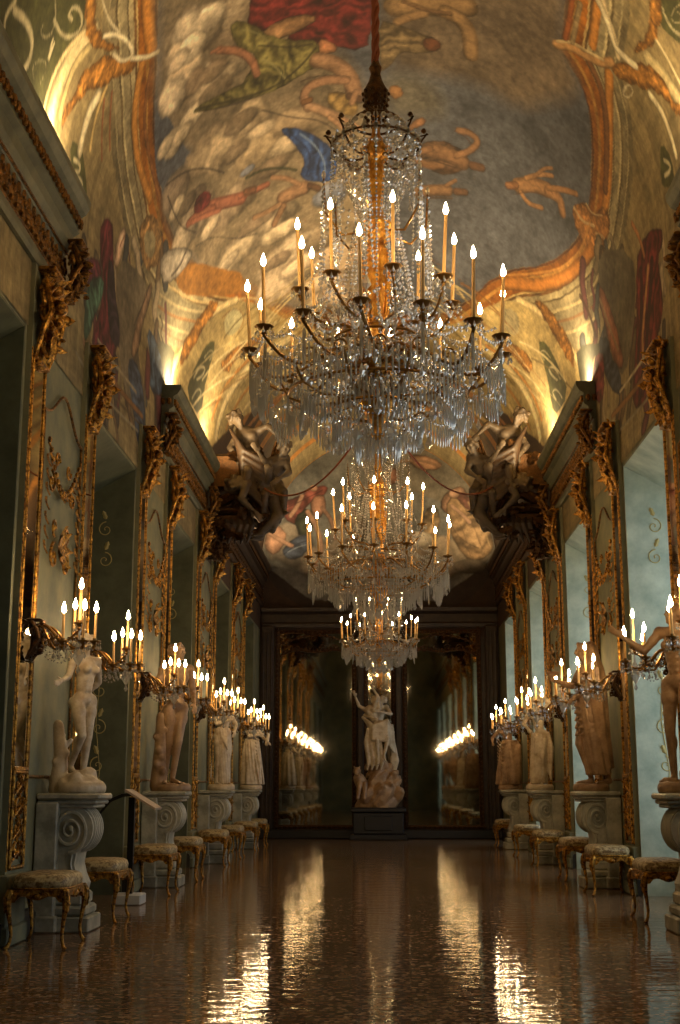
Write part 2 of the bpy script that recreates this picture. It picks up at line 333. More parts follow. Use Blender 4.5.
VAULT_PAINT=[
('r',(176,110,34),0,[-188,985,-219,872,-243,820,-262,754,-270,702,-259,646,-216,592,-180,560,-135,498,-75,467,68,465,128,493,180,564,236,612,266,671,269,714,251,767,233,806,215,825,191,835,179,838,183,855,171,955]),
('k',(92,98,112),0,[-188,985,-219,872,-243,820,-262,754,-270,702,-259,646,-216,592,-180,560,-135,498,-75,467,68,465,128,493,180,564,236,612,266,671,269,714,251,767,233,806,215,825,191,835,179,838,183,855,171,955]),
('g',(128,110,88),0,[5,877,171,955,182,850,198,832,215,818,197,787,157,742,110,743,57,736,10,735]),
('g',(120,116,104),0,[10,735,57,730,81,702,49,682,10,687]),
('s',(205,130,40),12.9,[239,868,251,835,266,800,280,770,289,740]),
('s',(120,74,34),9.4,[214,857,237,845,252,822,264,797,279,761]),
('s',(190,140,80),9.5,[179,841,193,853,210,858,229,870,238,884]),
('s',(225,200,140),3.7,[179,845,194,859,212,865,229,875]),
('s',(140,120,80),6.9,[192,907,193,882,194,859]),
('s',(206,130,40),10.6,[204,952,210,911,214,877]),
('s',(150,76,24),6.7,[181,927,186,880,186,856]),
('s',(212,190,140),8,[202,949,219,923,232,912,242,897]),
('s',(205,134,44),10.4,[-236,888,-250,871,-266,845,-278,805,-280,758]),
('s',(140,84,36),5.4,[-228,873,-242,854,-255,830,-263,790,-268,742]),
('s',(206,130,40),14.3,[-205,979,-217,925,-222,890]),
('k',(84,86,40),0,[-355,1300,-253,1065,-271,1021,-279,1009,-298,1021,-321,1026,-343,1033,-358,1039,-359,1080,-364,1254]),
('s',(214,196,140),23.5,[-274,990,-298,1007,-320,1013,-340,1018,-358,1012]),
('s',(190,170,110),10.5,[-283,985,-303,996,-322,995,-340,994]),
('s',(222,200,140),6.2,[-280,1005,-302,1021,-325,1031,-348,1035,-362,1037]),
('k',(84,86,40),0,[265,1000,261,1048,303,1144,343,1074,310,1016,288,995,272,985]),
('s',(210,190,130),15.2,[273,937,292,948,315,957,341,971]),
('s',(224,206,150),5.3,[273,967,292,970,314,973,338,989]),
('s',(196,186,140),2.2,[-295,1084,-302,1066,-311,1063,-321,1077,-321,1091,-315,1087]),
('s',(196,186,140),3.9,[-304,1070,-303,1042,-294,1022,-281,1012,-275,1026,-280,1045,-289,1049,-287,1036]),
('s',(196,186,140),4.6,[-313,1057,-326,1054,-323,1052,-314,1052]),
('s',(196,186,140),8,[-337,1162,-330,1128,-332,1100,-344,1095,-359,1108]),
('s',(196,186,140),1.6,[-346,1058,-334,1051,-329,1057,-336,1076,-346,1086,-350,1075]),
('s',(196,186,140),6.4,[-331,1164,-346,1179,-355,1176]),
('s',(196,186,140),1.9,[291,1057,283,1037,278,1017,282,1008,290,1020,291,1033,284,1026]),
('s',(196,186,140),3.9,[267,1006,276,1000,287,1003,299,1016]),
('s',(196,186,140),2.1,[-348,951,-347,932,-355,925,-367,938,-366,952]),
('k',(84,86,40),0,[-343,957,-333,925,-344,901,-355,885,-368,910,-362,934]),
('s',(196,186,140),5.1,[-349,937,-344,921,-349,917,-355,929]),
('s',(196,186,140),5.5,[-357,924,-352,907,-358,903,-365,916]),
('k',(84,86,40),0,[319,897,342,909,358,902,347,870,331,879]),
('s',(196,186,140),4.8,[333,891,342,902,346,898,342,884]),
('o',(186,122,40),0,[-261,1049,-255,1024,-267,992,-264,962,-251,936,-256,935,-277,971,-280,998,-275,1014]),
('o',(186,122,40),0,[-237,895,-251,895,-265,913,-287,931,-301,952,-320,966,-334,976,-347,983,-336,992,-315,973,-302,976,-291,972,-267,947,-245,913]),
('o',(186,122,40),0,[259,1030,275,979,270,946,252,915,264,956,250,1008]),
('o',(186,122,40),0,[233,874,259,915,280,940,301,949,314,948,329,965,337,955,301,930,284,915,275,900,250,876]),
('s',(228,214,170),5.1,[-263,969,-249,950,-241,924,-241,907,-255,919,-260,938]),
('s',(228,214,170),3.1,[-252,1018,-254,978,-247,947]),
('s',(228,214,170),5.6,[-244,908,-230,889,-216,880]),
('s',(228,214,170),8,[207,929,220,920,230,909,238,901,256,908,263,913]),
('s',(228,214,170),2.5,[259,876,263,888,270,887,267,873,259,868,261,879]),
('s',(236,220,170),12.9,[-292,929,-306,933,-322,931,-337,928]),
('s',(200,170,100),6.5,[-280,921,-297,919,-312,913,-325,906]),
('s',(170,90,50),3.9,[-287,915,-303,895,-317,875]),
('s',(170,90,50),3.7,[-276,908,-292,885,-303,866]),
('s',(236,220,170),7.9,[288,911,308,919,326,920,344,920]),
('g',(150,132,102),0,[-192,976,-67,879,-74,797,-26,749,-4,689,-5,589,-25,492,-90,473,-162,522,-200,565,-236,595,-259,646,-270,694,-266,739,-239,740,-210,732,-229,763,-236,812,-230,846,-213,892]),
('k',(98,104,118),0,[-235,832,-226,806,-223,780,-218,751,-209,734,-228,741,-248,750,-264,750,-254,793]),
('e',(150,132,104),0,[-129,848,34,29]),
('e',(176,156,124),0,[-175,859,38,32]),
('e',(186,168,138),0,[-182,879,25,19]),
('e',(164,146,116),0,[-157,802,34,28]),
('e',(176,156,124),0,[-197,829,30,31]),
('e',(128,108,82),0,[-187,810,20,17]),
('e',(182,164,134),0,[-216,818,21,20]),
('e',(150,132,104),0,[-181,785,31,17]),
('e',(150,134,106),0,[-226,773,24,15]),
('e',(136,118,90),0,[-196,729,38,26]),
('e',(160,140,108),0,[-158,718,49,29]),
('e',(150,130,98),0,[-132,682,41,26]),
('e',(138,118,90),0,[-84,694,44,20]),
('e',(120,104,84),0,[-245,727,29,19]),
('e',(136,120,98),0,[-231,678,42,20]),
('e',(162,146,120),0,[-255,676,31,17]),
('e',(140,122,98),0,[-185,650,50,20]),
('e',(150,134,108),0,[-166,600,66,20]),
('e',(156,140,112),0,[-194,597,49,13]),
('e',(166,148,120),0,[-106,554,63,23]),
('e',(156,138,112),0,[-126,530,57,21]),
('e',(160,140,112),0,[-63,491,54,19]),
('e',(150,130,104),0,[-51,530,48,26]),
('e',(196,178,146),0,[-163,863,25,17]),
('e',(190,172,140),0,[-184,850,21,15]),
('e',(112,96,74),0,[-148,823,23,18]),
('e',(192,172,140),0,[-199,850,16,12]),
('e',(176,158,126),0,[-195,778,28,12]),
('e',(112,96,72),0,[-169,781,27,13]),
('e',(178,160,128),0,[-239,780,16,11]),
('e',(170,152,120),0,[-214,771,20,10]),
('e',(108,92,70),0,[-151,728,26,11]),
('e',(176,156,124),0,[-128,704,24,11]),
('e',(170,152,122),0,[-104,672,27,13]),
('e',(104,88,68),0,[-127,658,35,11]),
('e',(184,166,134),0,[-253,710,20,10]),
('e',(110,94,74),0,[-223,696,19,9]),
('e',(178,160,130),0,[-218,650,26,9]),
('e',(184,166,136),0,[-208,598,35,8]),
('e',(108,92,72),0,[-154,610,33,9]),
('e',(182,164,132),0,[-131,585,32,10]),
('e',(180,160,130),0,[-109,539,36,10]),
('e',(112,96,76),0,[-142,556,31,8]),
('e',(178,158,128),0,[-80,510,35,13]),
('e',(110,96,76),0,[-79,556,27,15]),
('e',(96,104,122),0,[-58,600,28,15]),
('e',(100,106,120),0,[-153,671,12,5]),
('e',(104,110,124),0,[-251,622,19,5]),
('s',(70,60,50),3,[-255,745,-228,733,-204,714,-182,689]),
('s',(70,60,50),2.9,[-257,733,-257,709,-254,686,-238,663]),
('s',(70,60,48),2.3,[-244,651,-216,638,-189,611,-160,599]),
('s',(60,52,42),3.5,[-195,778,-163,755,-129,743,-99,741]),
('s',(72,60,48),2.7,[-124,725,-95,701,-62,687,-43,669]),
('e',(116,98,74),0,[-166,804,22,13]),
('e',(110,94,72),0,[-162,701,25,12]),
('e',(112,96,76),0,[-239,700,20,9]),
('c',(120,32,30),0,[-106,898,-119,844,-124,827,-111,812,-83,810,-61,809,-91,792,-75,780,-53,773,-10,756,-3,793,-3,865]),
('f',(176,130,84),0,[-111,814,-72,815,-55,804,-74,797,-94,794,-106,802]),
('f',(170,110,70),0,[-57,779,-45,773,-36,762,-56,760]),
('c',(124,116,58),0,[-138,843,-121,828,-102,798,-75,783,-57,779,-57,750,-79,745,-101,739,-135,746,-180,766,-202,784,-143,764,-127,776,-119,789,-135,808,-142,829]),
('s',(62,56,32),3.9,[-195,780,-146,751,-107,742,-78,753,-60,770]),
('s',(64,56,32),2.9,[-117,799,-86,780,-63,776]),
('s',(170,164,100),2.8,[-115,781,-103,767,-95,748]),
('s',(160,156,96),2.2,[-132,828,-117,816,-105,796]),
('c',(150,120,64),0,[-49,718,-19,704,-22,682,-39,691,-52,703]),
('s',(70,44,30),2.3,[-79,737,-66,739,-37,732,-22,732]),
('c',(44,78,148),0,[-105,694,-87,684,-73,673,-54,656,-45,635,-53,617,-70,619,-94,631,-83,645,-89,663,-96,674,-103,685]),
('s',(120,150,196),2.7,[-86,679,-69,659,-60,636,-64,621]),
('s',(20,40,90),2.7,[-97,683,-81,663,-76,645,-85,630]),
('c',(120,30,34),0,[-227,683,-216,693,-204,682,-211,675,-223,672,-233,682]),
('s',(48,56,30),4.3,[-157,664,-137,661,-115,652,-96,641]),
('c',(124,104,70),0,[3,793,21,788,38,782,65,777,64,766,42,759,25,758,15,742,5,734]),
('f',(110,62,34),0,[48,777,60,777,66,773,59,764,49,765]),
('s',(80,44,26),2.6,[89,681,105,679,114,667]),
('f',(140,96,60),0,[32,668,50,686,56,681,43,671]),
('f',(160,112,64),0,[13,715,26,718,30,707,18,703]),
('s',(166,108,74),8.8,[-157,822,-138,807,-125,787,-123,768]),
('s',(160,104,72),5,[-164,825,-155,823]),
('s',(170,126,90),17.4,[-59,756,-41,747,-27,730,-23,711]),
('s',(176,128,92),10.7,[-31,726,-52,731,-72,729,-78,718,-74,705]),
('s',(90,60,36),9.8,[-28,707,-17,702]),
('s',(168,124,88),7.8,[-21,711,-26,700]),
('s',(174,134,98),10.6,[-74,707,-55,694,-40,684]),
('s',(170,128,92),6.5,[-42,685,-29,678,-18,668]),
('s',(166,124,88),6.4,[-51,687,-38,673,-29,664]),
('s',(120,80,46),8.3,[-78,713,-71,713]),
('s',(156,88,64),14.1,[-207,668,-186,656,-168,647]),
('s',(150,84,60),9.3,[-206,664,-224,676,-244,681]),
('s',(160,92,66),6.4,[-199,656,-218,666,-238,677]),
('s',(156,90,64),7.2,[-170,651,-149,644,-133,642]),
('s',(110,70,46),8.7,[-161,650,-151,646]),
('c',(120,34,36),0,[-221,694,-205,682,-210,673,-224,676,-232,684]),
('s',(146,108,76),15.3,[-118,618,-102,618,-89,618]),
('s',(140,104,72),6.8,[-122,613,-139,613,-158,617]),
('s',(136,100,68),8.8,[-118,609,-127,602,-134,596]),
('s',(146,108,76),6.3,[-94,624,-110,638,-126,646]),
('s',(90,60,38),8.4,[-82,618,-72,612]),
('s',(154,120,76),23.6,[20,810,43,816,67,818,86,827]),
('s',(150,116,72),16.3,[68,813,84,809,93,796,96,774]),
('s',(158,122,78),10.1,[22,792,35,800,47,805]),
('s',(120,88,54),5.8,[27,816,52,809,72,812]),
('c',(92,66,46),0,[49,653,73,665,100,663,111,652,89,629,60,630]),
('s',(136,98,64),17.8,[63,651,82,652,102,650]),
('s',(140,100,66),8,[94,654,109,665,119,681,106,686,93,683]),
('s',(130,92,60),9.1,[63,653,47,646,45,636]),
('s',(126,90,58),9.6,[78,639,62,633,50,637]),
('s',(104,70,44),9.9,[114,651,126,654]),
('s',(70,46,30),2.3,[57,641,81,640,103,641]),
('s',(126,92,60),13,[52,602,72,608,89,613]),
('s',(100,68,44),8.5,[99,615,111,619]),
('s',(126,90,58),5.2,[86,617,97,627]),
('s',(80,56,36),3.2,[50,595,75,600,95,606]),
('s',(160,114,68),15.4,[173,661,192,677,211,686]),
('s',(160,112,66),11.9,[211,684,228,692,236,682]),
('s',(156,108,62),6.9,[210,688,227,702,246,716]),
('s',(160,114,68),5.9,[181,676,196,693,211,704]),
('s',(156,110,64),6.2,[178,657,191,652,209,662]),
('s',(140,92,54),8.8,[161,653,171,660]),
('s',(150,106,66),4.7,[190,685,199,703,208,711]),
('s',(86,58,36),2.2,[173,651,194,670,213,678]),
('o',(186,120,50),0,[245,701,259,719,274,720,287,751,304,746,308,699,286,687,262,683]),
('s',(214,180,120),3.8,[249,701,265,700,282,715]),
('s',(214,180,120),2.7,[262,721,274,721,287,736]),
('s',(200,160,100),4,[288,712,303,726,310,710,298,699,291,707]),
('s',(196,120,36),13.6,[188,554,239,587,278,641,291,693]),
('s',(220,150,60),3.2,[177,556,219,586,261,631,278,677,275,712]),
('k',(186,122,40),0,[-267,655,-224,604,-185,565,-211,556,-278,617,-294,653]),
('s',(226,196,130),3.2,[-302,664,-280,615,-238,568,-196,546,-174,529]),
('k',(160,150,112),0,[-323,697,-304,662,-275,600,-242,561,-272,555,-312,580,-355,649,-339,678]),
('s',(214,194,140),3.6,[-323,683,-304,634,-272,590,-237,562]),
('s',(180,120,60),3.6,[-332,676,-314,632,-283,590]),
('s',(214,194,140),3.6,[-340,670,-325,629,-300,592]),
('s',(150,110,70),2.8,[-344,661,-331,625,-315,598]),
('k',(160,148,108),0,[316,677,295,628,268,583,297,575,329,596,353,636,336,666]),
('s',(206,186,130),3.6,[318,668,297,622,268,583]),
('s',(150,96,50),3.7,[327,660,305,614,283,585]),
('s',(206,186,130),3.7,[335,653,319,614,296,582]),
('k',(206,180,110),0,[-385,616,-348,614,-314,592,-252,575,-191,540,-125,471,-2,432,121,468,186,533,252,571,313,586,347,607,383,607,381,526,351,473,176,412,-2,417,-178,415,-355,481,-372,519]),
('s',(232,206,140),8.6,[-377,611,-343,604,-303,589,-250,571,-212,554]),
('o',(186,122,40),0,[-247,584,-237,571,-272,572,-303,576,-345,591,-327,601,-283,590]),
('k',(84,86,40),0,[-355,570,-312,561,-277,556,-262,543,-298,534,-349,523]),
('s',(206,196,150),3.3,[-325,558,-306,553,-297,541,-310,543,-321,551]),
('s',(206,196,150),2.1,[-293,551,-278,547,-273,539,-285,540]),
('s',(206,196,150),2.7,[-346,552,-326,544,-322,534,-336,538]),
('s',(238,214,150),9.8,[-336,482,-300,486,-250,483,-196,476,-140,468]),
('o',(186,122,40),0,[-273,518,-255,520,-216,505,-187,496,-202,491,-238,499,-267,505]),
('s',(196,130,50),4.6,[-327,499,-286,498,-239,490,-182,480]),
('s',(196,130,50),4.4,[-308,466,-264,466,-214,460,-149,452]),
('s',(226,200,130),5.5,[-292,452,-247,451,-195,444,-135,437]),
('k',(214,206,150),0,[-237,554,-215,549,-207,531,-224,523,-246,533]),
('s',(150,96,40),2.4,[-241,555,-215,549,-205,527,-225,522]),
('s',(232,206,140),8.6,[375,602,342,597,302,583,250,566,212,551]),
('o',(186,122,40),0,[247,579,237,566,272,567,302,570,343,583,326,595,283,585]),
('k',(84,86,40),0,[353,562,311,554,276,551,261,538,296,528,346,515]),
('s',(206,196,150),3.3,[324,551,304,547,296,535,308,537,320,544]),
('s',(206,196,150),2.1,[292,546,277,542,272,534,284,534]),
('s',(206,196,150),2.6,[343,545,324,537,320,527,334,531]),
('s',(238,214,150),9.8,[337,479,301,483,252,481,199,475,143,467]),
('o',(186,122,40),0,[272,513,254,516,215,502,186,493,201,488,237,495,265,500]),
('s',(196,130,50),4.6,[324,492,284,492,238,486,181,477]),
('s',(196,130,50),4.5,[309,464,265,464,216,459,152,451]),
('s',(226,200,130),5.6,[293,450,248,449,197,443,137,437]),
('s',(170,110,50),5,[-289,436,-225,427,-143,416,-2,408,137,412,223,423,289,433]),
('s',(214,176,100),5,[-279,417,-215,411,-136,400,-3,396,130,397,212,407,279,415]),
('s',(120,84,44),4,[-252,394,-178,388,-93,379,-3,377,90,378,175,385,253,392]),
('k',(206,190,138),0,[222,538,200,535,192,518,207,509,229,517]),
('s',(70,60,52),8.7,[-371,825,-386,833,-392,825,-402,825]),
('s',(60,66,70),12.2,[-284,697,-289,683,-301,679,-306,668]),
('s',(84,70,44),11.1,[-391,814,-402,821,-405,811,-413,813]),
('s',(168,150,116),4.2,[-349,764,-357,756,-376,768,-382,759]),
('s',(104,80,52),5.8,[-342,716,-354,708,-371,706,-384,703]),
('s',(150,132,98),12.3,[-463,792,-471,794,-477,796,-484,799]),
('s',(84,70,44),6.2,[-367,721,-372,715,-383,719,-387,713]),
('s',(120,104,76),5.5,[-378,664,-390,667,-389,648,-402,653]),
('s',(150,132,98),2.4,[-430,870,-431,858,-431,843,-438,847]),
('s',(70,60,52),10.7,[-487,793,-503,794,-519,793,-529,785]),
('s',(96,44,48),10.2,[-421,842,-439,842,-455,838,-469,835]),
('s',(120,104,76),5.1,[-432,668,-447,667,-463,668,-473,661]),
('s',(96,44,48),8.8,[-401,867,-415,866,-429,866,-441,867]),
('s',(120,104,76),5.2,[-491,792,-507,796,-520,793,-531,791]),
('s',(66,54,40),8.9,[-368,777,-383,773,-397,765,-406,752]),
('s',(84,70,44),9.4,[-432,739,-448,747,-452,731,-466,738]),
('s',(96,44,48),6.4,[-318,657,-330,644,-345,636,-354,622]),
('s',(66,54,40),14.8,[-405,653,-422,646,-445,646,-464,647]),
('s',(104,80,52),10.4,[-413,741,-424,732,-448,747,-457,738]),
('s',(60,66,70),15.7,[-355,640,-354,629,-360,626,-361,618]),
('s',(104,80,52),2.9,[-370,658,-377,647,-396,656,-404,649]),
('s',(104,80,52),12.1,[-287,712,-296,696,-311,689,-322,680]),
('s',(66,54,40),5.9,[-454,820,-458,806,-467,804,-473,799]),
('s',(60,66,70),14.2,[-321,735,-334,734,-344,727,-350,716]),
('s',(168,150,116),12.6,[-317,682,-326,678,-338,678,-343,670]),
('s',(70,60,52),16.8,[-446,773,-466,777,-478,765,-493,765]),
('s',(70,60,52),13.9,[-381,749,-394,740,-405,725,-423,729]),
('s',(84,70,44),4,[-334,661,-335,650,-346,653,-348,644]),
('s',(60,66,70),9.7,[-371,757,-384,756,-388,740,-396,732]),
('s',(120,104,76),6.1,[-428,750,-442,753,-457,758,-467,754]),
('s',(66,54,40),18.2,[-392,883,-404,873,-420,871,-434,869]),
('s',(150,132,98),11.1,[-383,750,-394,743,-411,748,-422,743]),
('s',(60,66,70),3.2,[-381,850,-386,847,-384,827,-392,831]),
('s',(60,66,70),6.5,[-379,676,-401,680,-422,681,-438,679]),
('s',(70,60,52),17.3,[-356,660,-362,647,-371,637,-384,638]),
('s',(70,60,52),17.3,[-405,750,-424,750,-436,735,-451,731]),
('s',(104,80,52),10.6,[-468,813,-477,799,-492,800,-500,791]),
('s',(168,150,116),10.8,[-409,822,-418,809,-432,805,-448,809]),
('s',(96,44,48),7.7,[-454,769,-464,771,-468,758,-479,763]),
('s',(96,44,48),17.8,[-436,730,-450,734,-461,733,-467,724]),
('s',(70,60,52),11.1,[-391,625,-404,619,-424,623,-438,622]),
('s',(70,60,52),2.9,[-412,754,-417,751,-412,729,-421,733]),
('s',(150,132,98),14.1,[-380,677,-395,677,-401,661,-409,653]),
('s',(150,132,98),6.8,[-493,814,-499,812,-505,812,-512,813]),
('s',(70,60,52),11,[-424,839,-429,832,-432,823,-438,824]),
('s',(66,54,40),7.1,[-386,738,-391,731,-395,724,-400,719]),
('s',(104,80,52),10,[-344,665,-357,662,-368,657,-378,652]),
('s',(120,104,76),18.8,[-388,843,-403,840,-417,834,-425,821]),
('s',(104,80,52),12.8,[-449,736,-460,733,-470,728,-477,719]),
('s',(104,80,52),10.4,[-428,828,-444,823,-464,831,-474,820]),
('s',(66,54,40),13.8,[-475,804,-488,800,-504,803,-514,799]),
('s',(96,44,48),19.9,[-401,648,-418,641,-436,636,-453,633]),
('s',(168,150,116),5,[-356,801,-364,789,-376,783,-389,784]),
('s',(150,132,98),12.8,[-348,719,-364,721,-370,706,-386,712]),
('s',(96,44,48),3.7,[-330,778,-337,761,-347,747,-361,746]),
('s',(84,70,44),8.3,[-331,725,-333,713,-341,710,-345,701]),
('s',(168,150,116),11.3,[-323,759,-325,742,-332,735,-336,724]),
('s',(96,44,48),15.9,[-384,676,-398,677,-413,679,-424,678]),
('s',(104,80,52),7.3,[-475,784,-491,779,-502,762,-517,759]),
('s',(60,66,70),13.4,[-333,775,-338,769,-348,769,-352,762]),
('s',(150,132,98),11.3,[-372,681,-382,668,-390,653,-407,656]),
('s',(60,66,70),3.6,[-418,849,-429,847,-431,828,-439,823]),
('s',(60,66,70),11.8,[323,679,331,661,350,660,358,646]),
('s',(84,70,44),16.9,[383,807,386,802,392,801,399,805]),
('s',(96,44,48),12.7,[286,669,294,653,308,647,320,640]),
('s',(120,104,76),9.3,[379,671,395,665,420,674,435,671]),
('s',(96,44,48),3.9,[360,733,367,724,383,731,387,721]),
('s',(84,70,44),6.4,[383,797,396,799,409,796,420,795]),
('s',(96,44,48),14,[489,777,499,782,504,774,508,767]),
('s',(150,132,98),5.7,[420,658,432,654,448,657,463,663]),
('s',(60,66,70),15.4,[333,617,344,615,353,610,365,611]),
('s',(96,44,48),14.2,[321,703,324,689,332,685,338,679]),
('s',(96,44,48),8,[340,738,347,725,362,725,366,712]),
('s',(150,132,98),6.5,[305,698,312,697,313,688,319,688]),
('s',(84,70,44),12.3,[434,748,451,745,465,733,477,725]),
('s',(66,54,40),7.9,[359,721,371,710,397,722,408,713]),
('s',(96,44,48),13.9,[375,806,387,804,402,808,411,805]),
('s',(60,66,70),8.6,[306,722,320,714,334,707,341,694]),
('s',(96,44,48),6.8,[304,680,309,667,323,666,328,657]),
('s',(70,60,52),12.1,[448,842,463,839,471,819,484,817]),
('s',(120,104,76),12.1,[296,712,297,700,305,697,306,687]),
('s',(150,132,98),3.5,[401,612,410,614,420,618,428,620]),
('s',(168,150,116),5.7,[358,727,370,731,378,731,380,723]),
('s',(168,150,116),13.4,[376,605,398,603,419,598,435,592]),
('s',(60,66,70),7.9,[367,717,375,713,383,710,392,709]),
('s',(168,150,116),10.2,[328,722,338,718,340,701,348,694]),
('s',(66,54,40),4.8,[427,778,434,766,451,773,459,764]),
('s',(150,132,98),7.2,[370,608,388,606,397,591,416,595]),
('s',(120,104,76),19.6,[397,827,414,826,428,820,438,809]),
('s',(168,150,116),10.1,[375,850,394,855,405,844,422,850]),
('s',(104,80,52),14,[349,699,359,691,368,680,374,667]),
('s',(104,80,52),7.2,[374,833,374,822,379,821,377,809]),
('s',(84,70,44),13.4,[401,753,420,755,435,749,452,752]),
('s',(104,80,52),10.2,[451,716,464,716,470,703,479,698]),
('s',(66,54,40),12.5,[306,710,309,704,315,701,322,700]),
('s',(70,60,52),8.2,[432,763,446,754,466,758,479,753]),
('s',(84,70,44),9.6,[331,751,333,733,339,722,346,715]),
('s',(120,104,76),6,[305,663,312,656,320,650,330,649]),
('s',(70,60,52),14.5,[446,709,457,706,463,693,477,698]),
('s',(120,104,76),8.6,[372,745,389,742,400,729,413,722]),
('s',(60,66,70),13.8,[363,673,367,655,376,642,392,644]),
('s',(96,44,48),8.8,[404,760,415,748,427,740,441,738]),
('s',(96,44,48),10.6,[330,721,341,714,351,705,363,704]),
('s',(84,70,44),12,[364,828,368,820,375,816,384,820]),
('s',(120,104,76),2.5,[355,796,361,796,360,783,367,785]),
('s',(120,104,76),7.3,[329,723,336,724,343,726,343,717]),
('s',(84,70,44),13.8,[414,758,423,749,433,740,445,740]),
('s',(96,44,48),7,[356,798,364,779,379,772,391,764]),
('s',(70,60,52),12.1,[414,784,423,779,436,783,447,787]),
('s',(70,60,52),12.4,[347,685,361,677,372,665,379,651]),
('s',(104,80,52),8.2,[444,706,458,707,466,697,478,697]),
('s',(150,132,98),6.1,[430,844,436,831,445,821,455,820]),
('s',(104,80,52),5,[342,740,355,730,376,734,388,725]),
('s',(150,132,98),6.7,[351,656,359,656,356,641,360,637]),
('s',(120,104,76),7.5,[309,736,319,734,324,728,328,720]),
('s',(60,66,70),12.5,[350,730,353,723,360,722,365,721]),
('s',(120,104,76),9.1,[356,615,375,613,385,597,406,599]),
('s',(168,150,116),16.1,[402,843,416,842,426,832,439,831]),
('s',(70,60,52),6.7,[363,710,374,699,392,701,405,699]),
('s',(66,54,40),8,[411,655,428,647,449,646,465,643]),
('s',(104,80,52),6.2,[307,710,315,705,326,706,330,698]),
('s',(60,66,70),10.2,[399,805,414,807,422,795,435,796]),
('s',(96,44,48),15.1,[374,755,377,745,384,742,391,741]),
('s',(96,44,48),12.7,[343,652,352,649,358,640,360,628]),
('s',(96,44,48),9.2,[376,747,386,746,398,748,403,740]),
('s',(120,100,50),2.1,[-127,470,-105,479,-77,488,-48,493]),
('s',(170,140,70),2.7,[127,468,104,478,77,486,49,492]),
('s',(240,222,160),2.8,[-367,555,-328,534,-290,512,-252,492]),
('s',(226,204,140),1.1,[365,546,326,527,288,506,250,488]),
('s',(170,140,70),2.3,[-205,470,-177,475,-147,474,-115,473]),
('s',(226,204,140),3,[204,467,176,472,146,472,115,471]),
('s',(150,96,36),1.2,[-375,591,-339,568,-300,544,-263,522]),
('s',(120,100,50),2.9,[373,583,337,560,299,538,262,517]),
('s',(150,96,36),2.4,[-152,503,-130,511,-103,517,-75,520]),
('s',(170,140,70),2.2,[152,501,130,509,103,515,75,518]),
('s',(150,96,36),2.8,[-153,460,-128,468,-99,473,-69,477]),
('s',(170,140,70),1.6,[152,458,127,466,99,472,69,476]),
('s',(120,100,50),2.9,[-249,536,-222,534,-192,530,-161,524]),
('s',(240,222,160),1.3,[248,531,222,530,192,527,161,521]),
('s',(170,140,70),2,[-205,521,-181,523,-152,524,-123,523]),
('s',(150,96,36),3.2,[205,517,181,520,152,522,123,521]),
('s',(240,222,160),2.9,[-252,508,-224,506,-192,502,-160,496]),
('s',(226,204,140),2.5,[251,503,223,502,191,499,159,493]),
('s',(170,140,70),2.6,[-231,522,-205,521,-175,520,-145,516]),
('s',(150,96,36),2,[231,518,205,518,175,517,145,514]),
('s',(226,204,140),1.7,[-239,491,-211,489,-178,488,-146,483]),
('s',(240,222,160),3.1,[237,486,210,486,177,485,145,481]),
('s',(170,140,70),1.2,[-269,510,-240,505,-206,500,-173,492]),
('s',(240,222,160),2.1,[267,505,239,501,205,496,173,489]),
('s',(226,204,140),2.3,[-238,477,-209,478,-176,474,-143,469]),
('s',(240,222,160),1.2,[237,473,208,474,176,471,143,467]),
('s',(170,140,70),2.5,[-325,513,-291,500,-253,487,-216,473]),
('s',(240,222,160),1.4,[323,506,289,494,251,482,215,469]),
('s',(170,140,70),2.7,[-177,508,-153,514,-125,517,-97,518]),
('s',(226,204,140),2.9,[177,505,153,512,126,515,97,516]),
('s',(150,96,36),2.3,[-329,512,-292,500,-255,484,-218,470]),
('s',(240,222,160),1.3,[326,505,290,494,253,480,217,467]),
('s',(120,100,50),1.7,[-309,525,-276,516,-241,504,-206,491]),
('s',(226,204,140),1.2,[307,519,274,511,240,499,206,488]),
('s',(170,140,70),2.6,[-234,502,-206,503,-175,500,-144,496]),
('s',(150,96,36),1.8,[233,498,205,500,175,497,143,493]),
('s',(120,100,50),2.1,[-225,493,-198,495,-167,493,-135,490]),
('s',(120,100,50),1.4,[224,489,197,491,166,490,135,488]),
('s',(226,204,140),2.9,[-172,501,-148,506,-120,511,-91,512]),
('s',(170,140,70),2.1,[172,498,148,504,120,509,92,511]),
('s',(226,204,140),3.1,[-171,474,-146,479,-116,484,-86,486]),
('s',(226,204,140),2.6,[170,471,145,477,116,482,86,484]),
('s',(240,222,160),1.1,[-131,510,-109,520,-84,527,-57,531]),
('s',(226,204,140),2.9,[131,508,110,518,84,525,58,530]),
('s',(240,222,160),2.4,[-168,481,-143,489,-115,492,-85,494]),
('s',(170,140,70),2.5,[167,479,143,486,115,490,85,493]),
('s',(150,96,36),1.8,[-144,466,-120,473,-91,480,-62,484]),
('s',(170,140,70),1.4,[143,463,120,471,91,479,62,483]),
('s',(226,204,140),2.3,[-338,569,-306,553,-269,537,-234,520]),
('s',(240,222,160),2.6,[336,561,304,547,268,532,234,516]),
('s',(226,204,140),2.3,[-150,516,-127,525,-101,530,-74,533]),
('s',(150,96,36),1.4,[150,514,128,523,102,528,75,532]),
('s',(170,140,70),1.6,[-323,512,-287,501,-251,487,-214,473]),
('s',(170,140,70),1.9,[320,506,285,496,249,482,213,470]),
('s',(170,140,70),2.2,[-361,539,-323,519,-283,499,-245,481]),
('s',(170,140,70),1.1,[358,531,321,512,281,494,243,476]),
('s',(150,96,36),2.7,[-421,587,-378,553,-332,520,-290,492]),
('s',(170,140,70),1.1,[417,576,375,544,329,513,288,486]),
('s',(240,222,160),2,[-307,525,-275,515,-240,504,-205,492]),
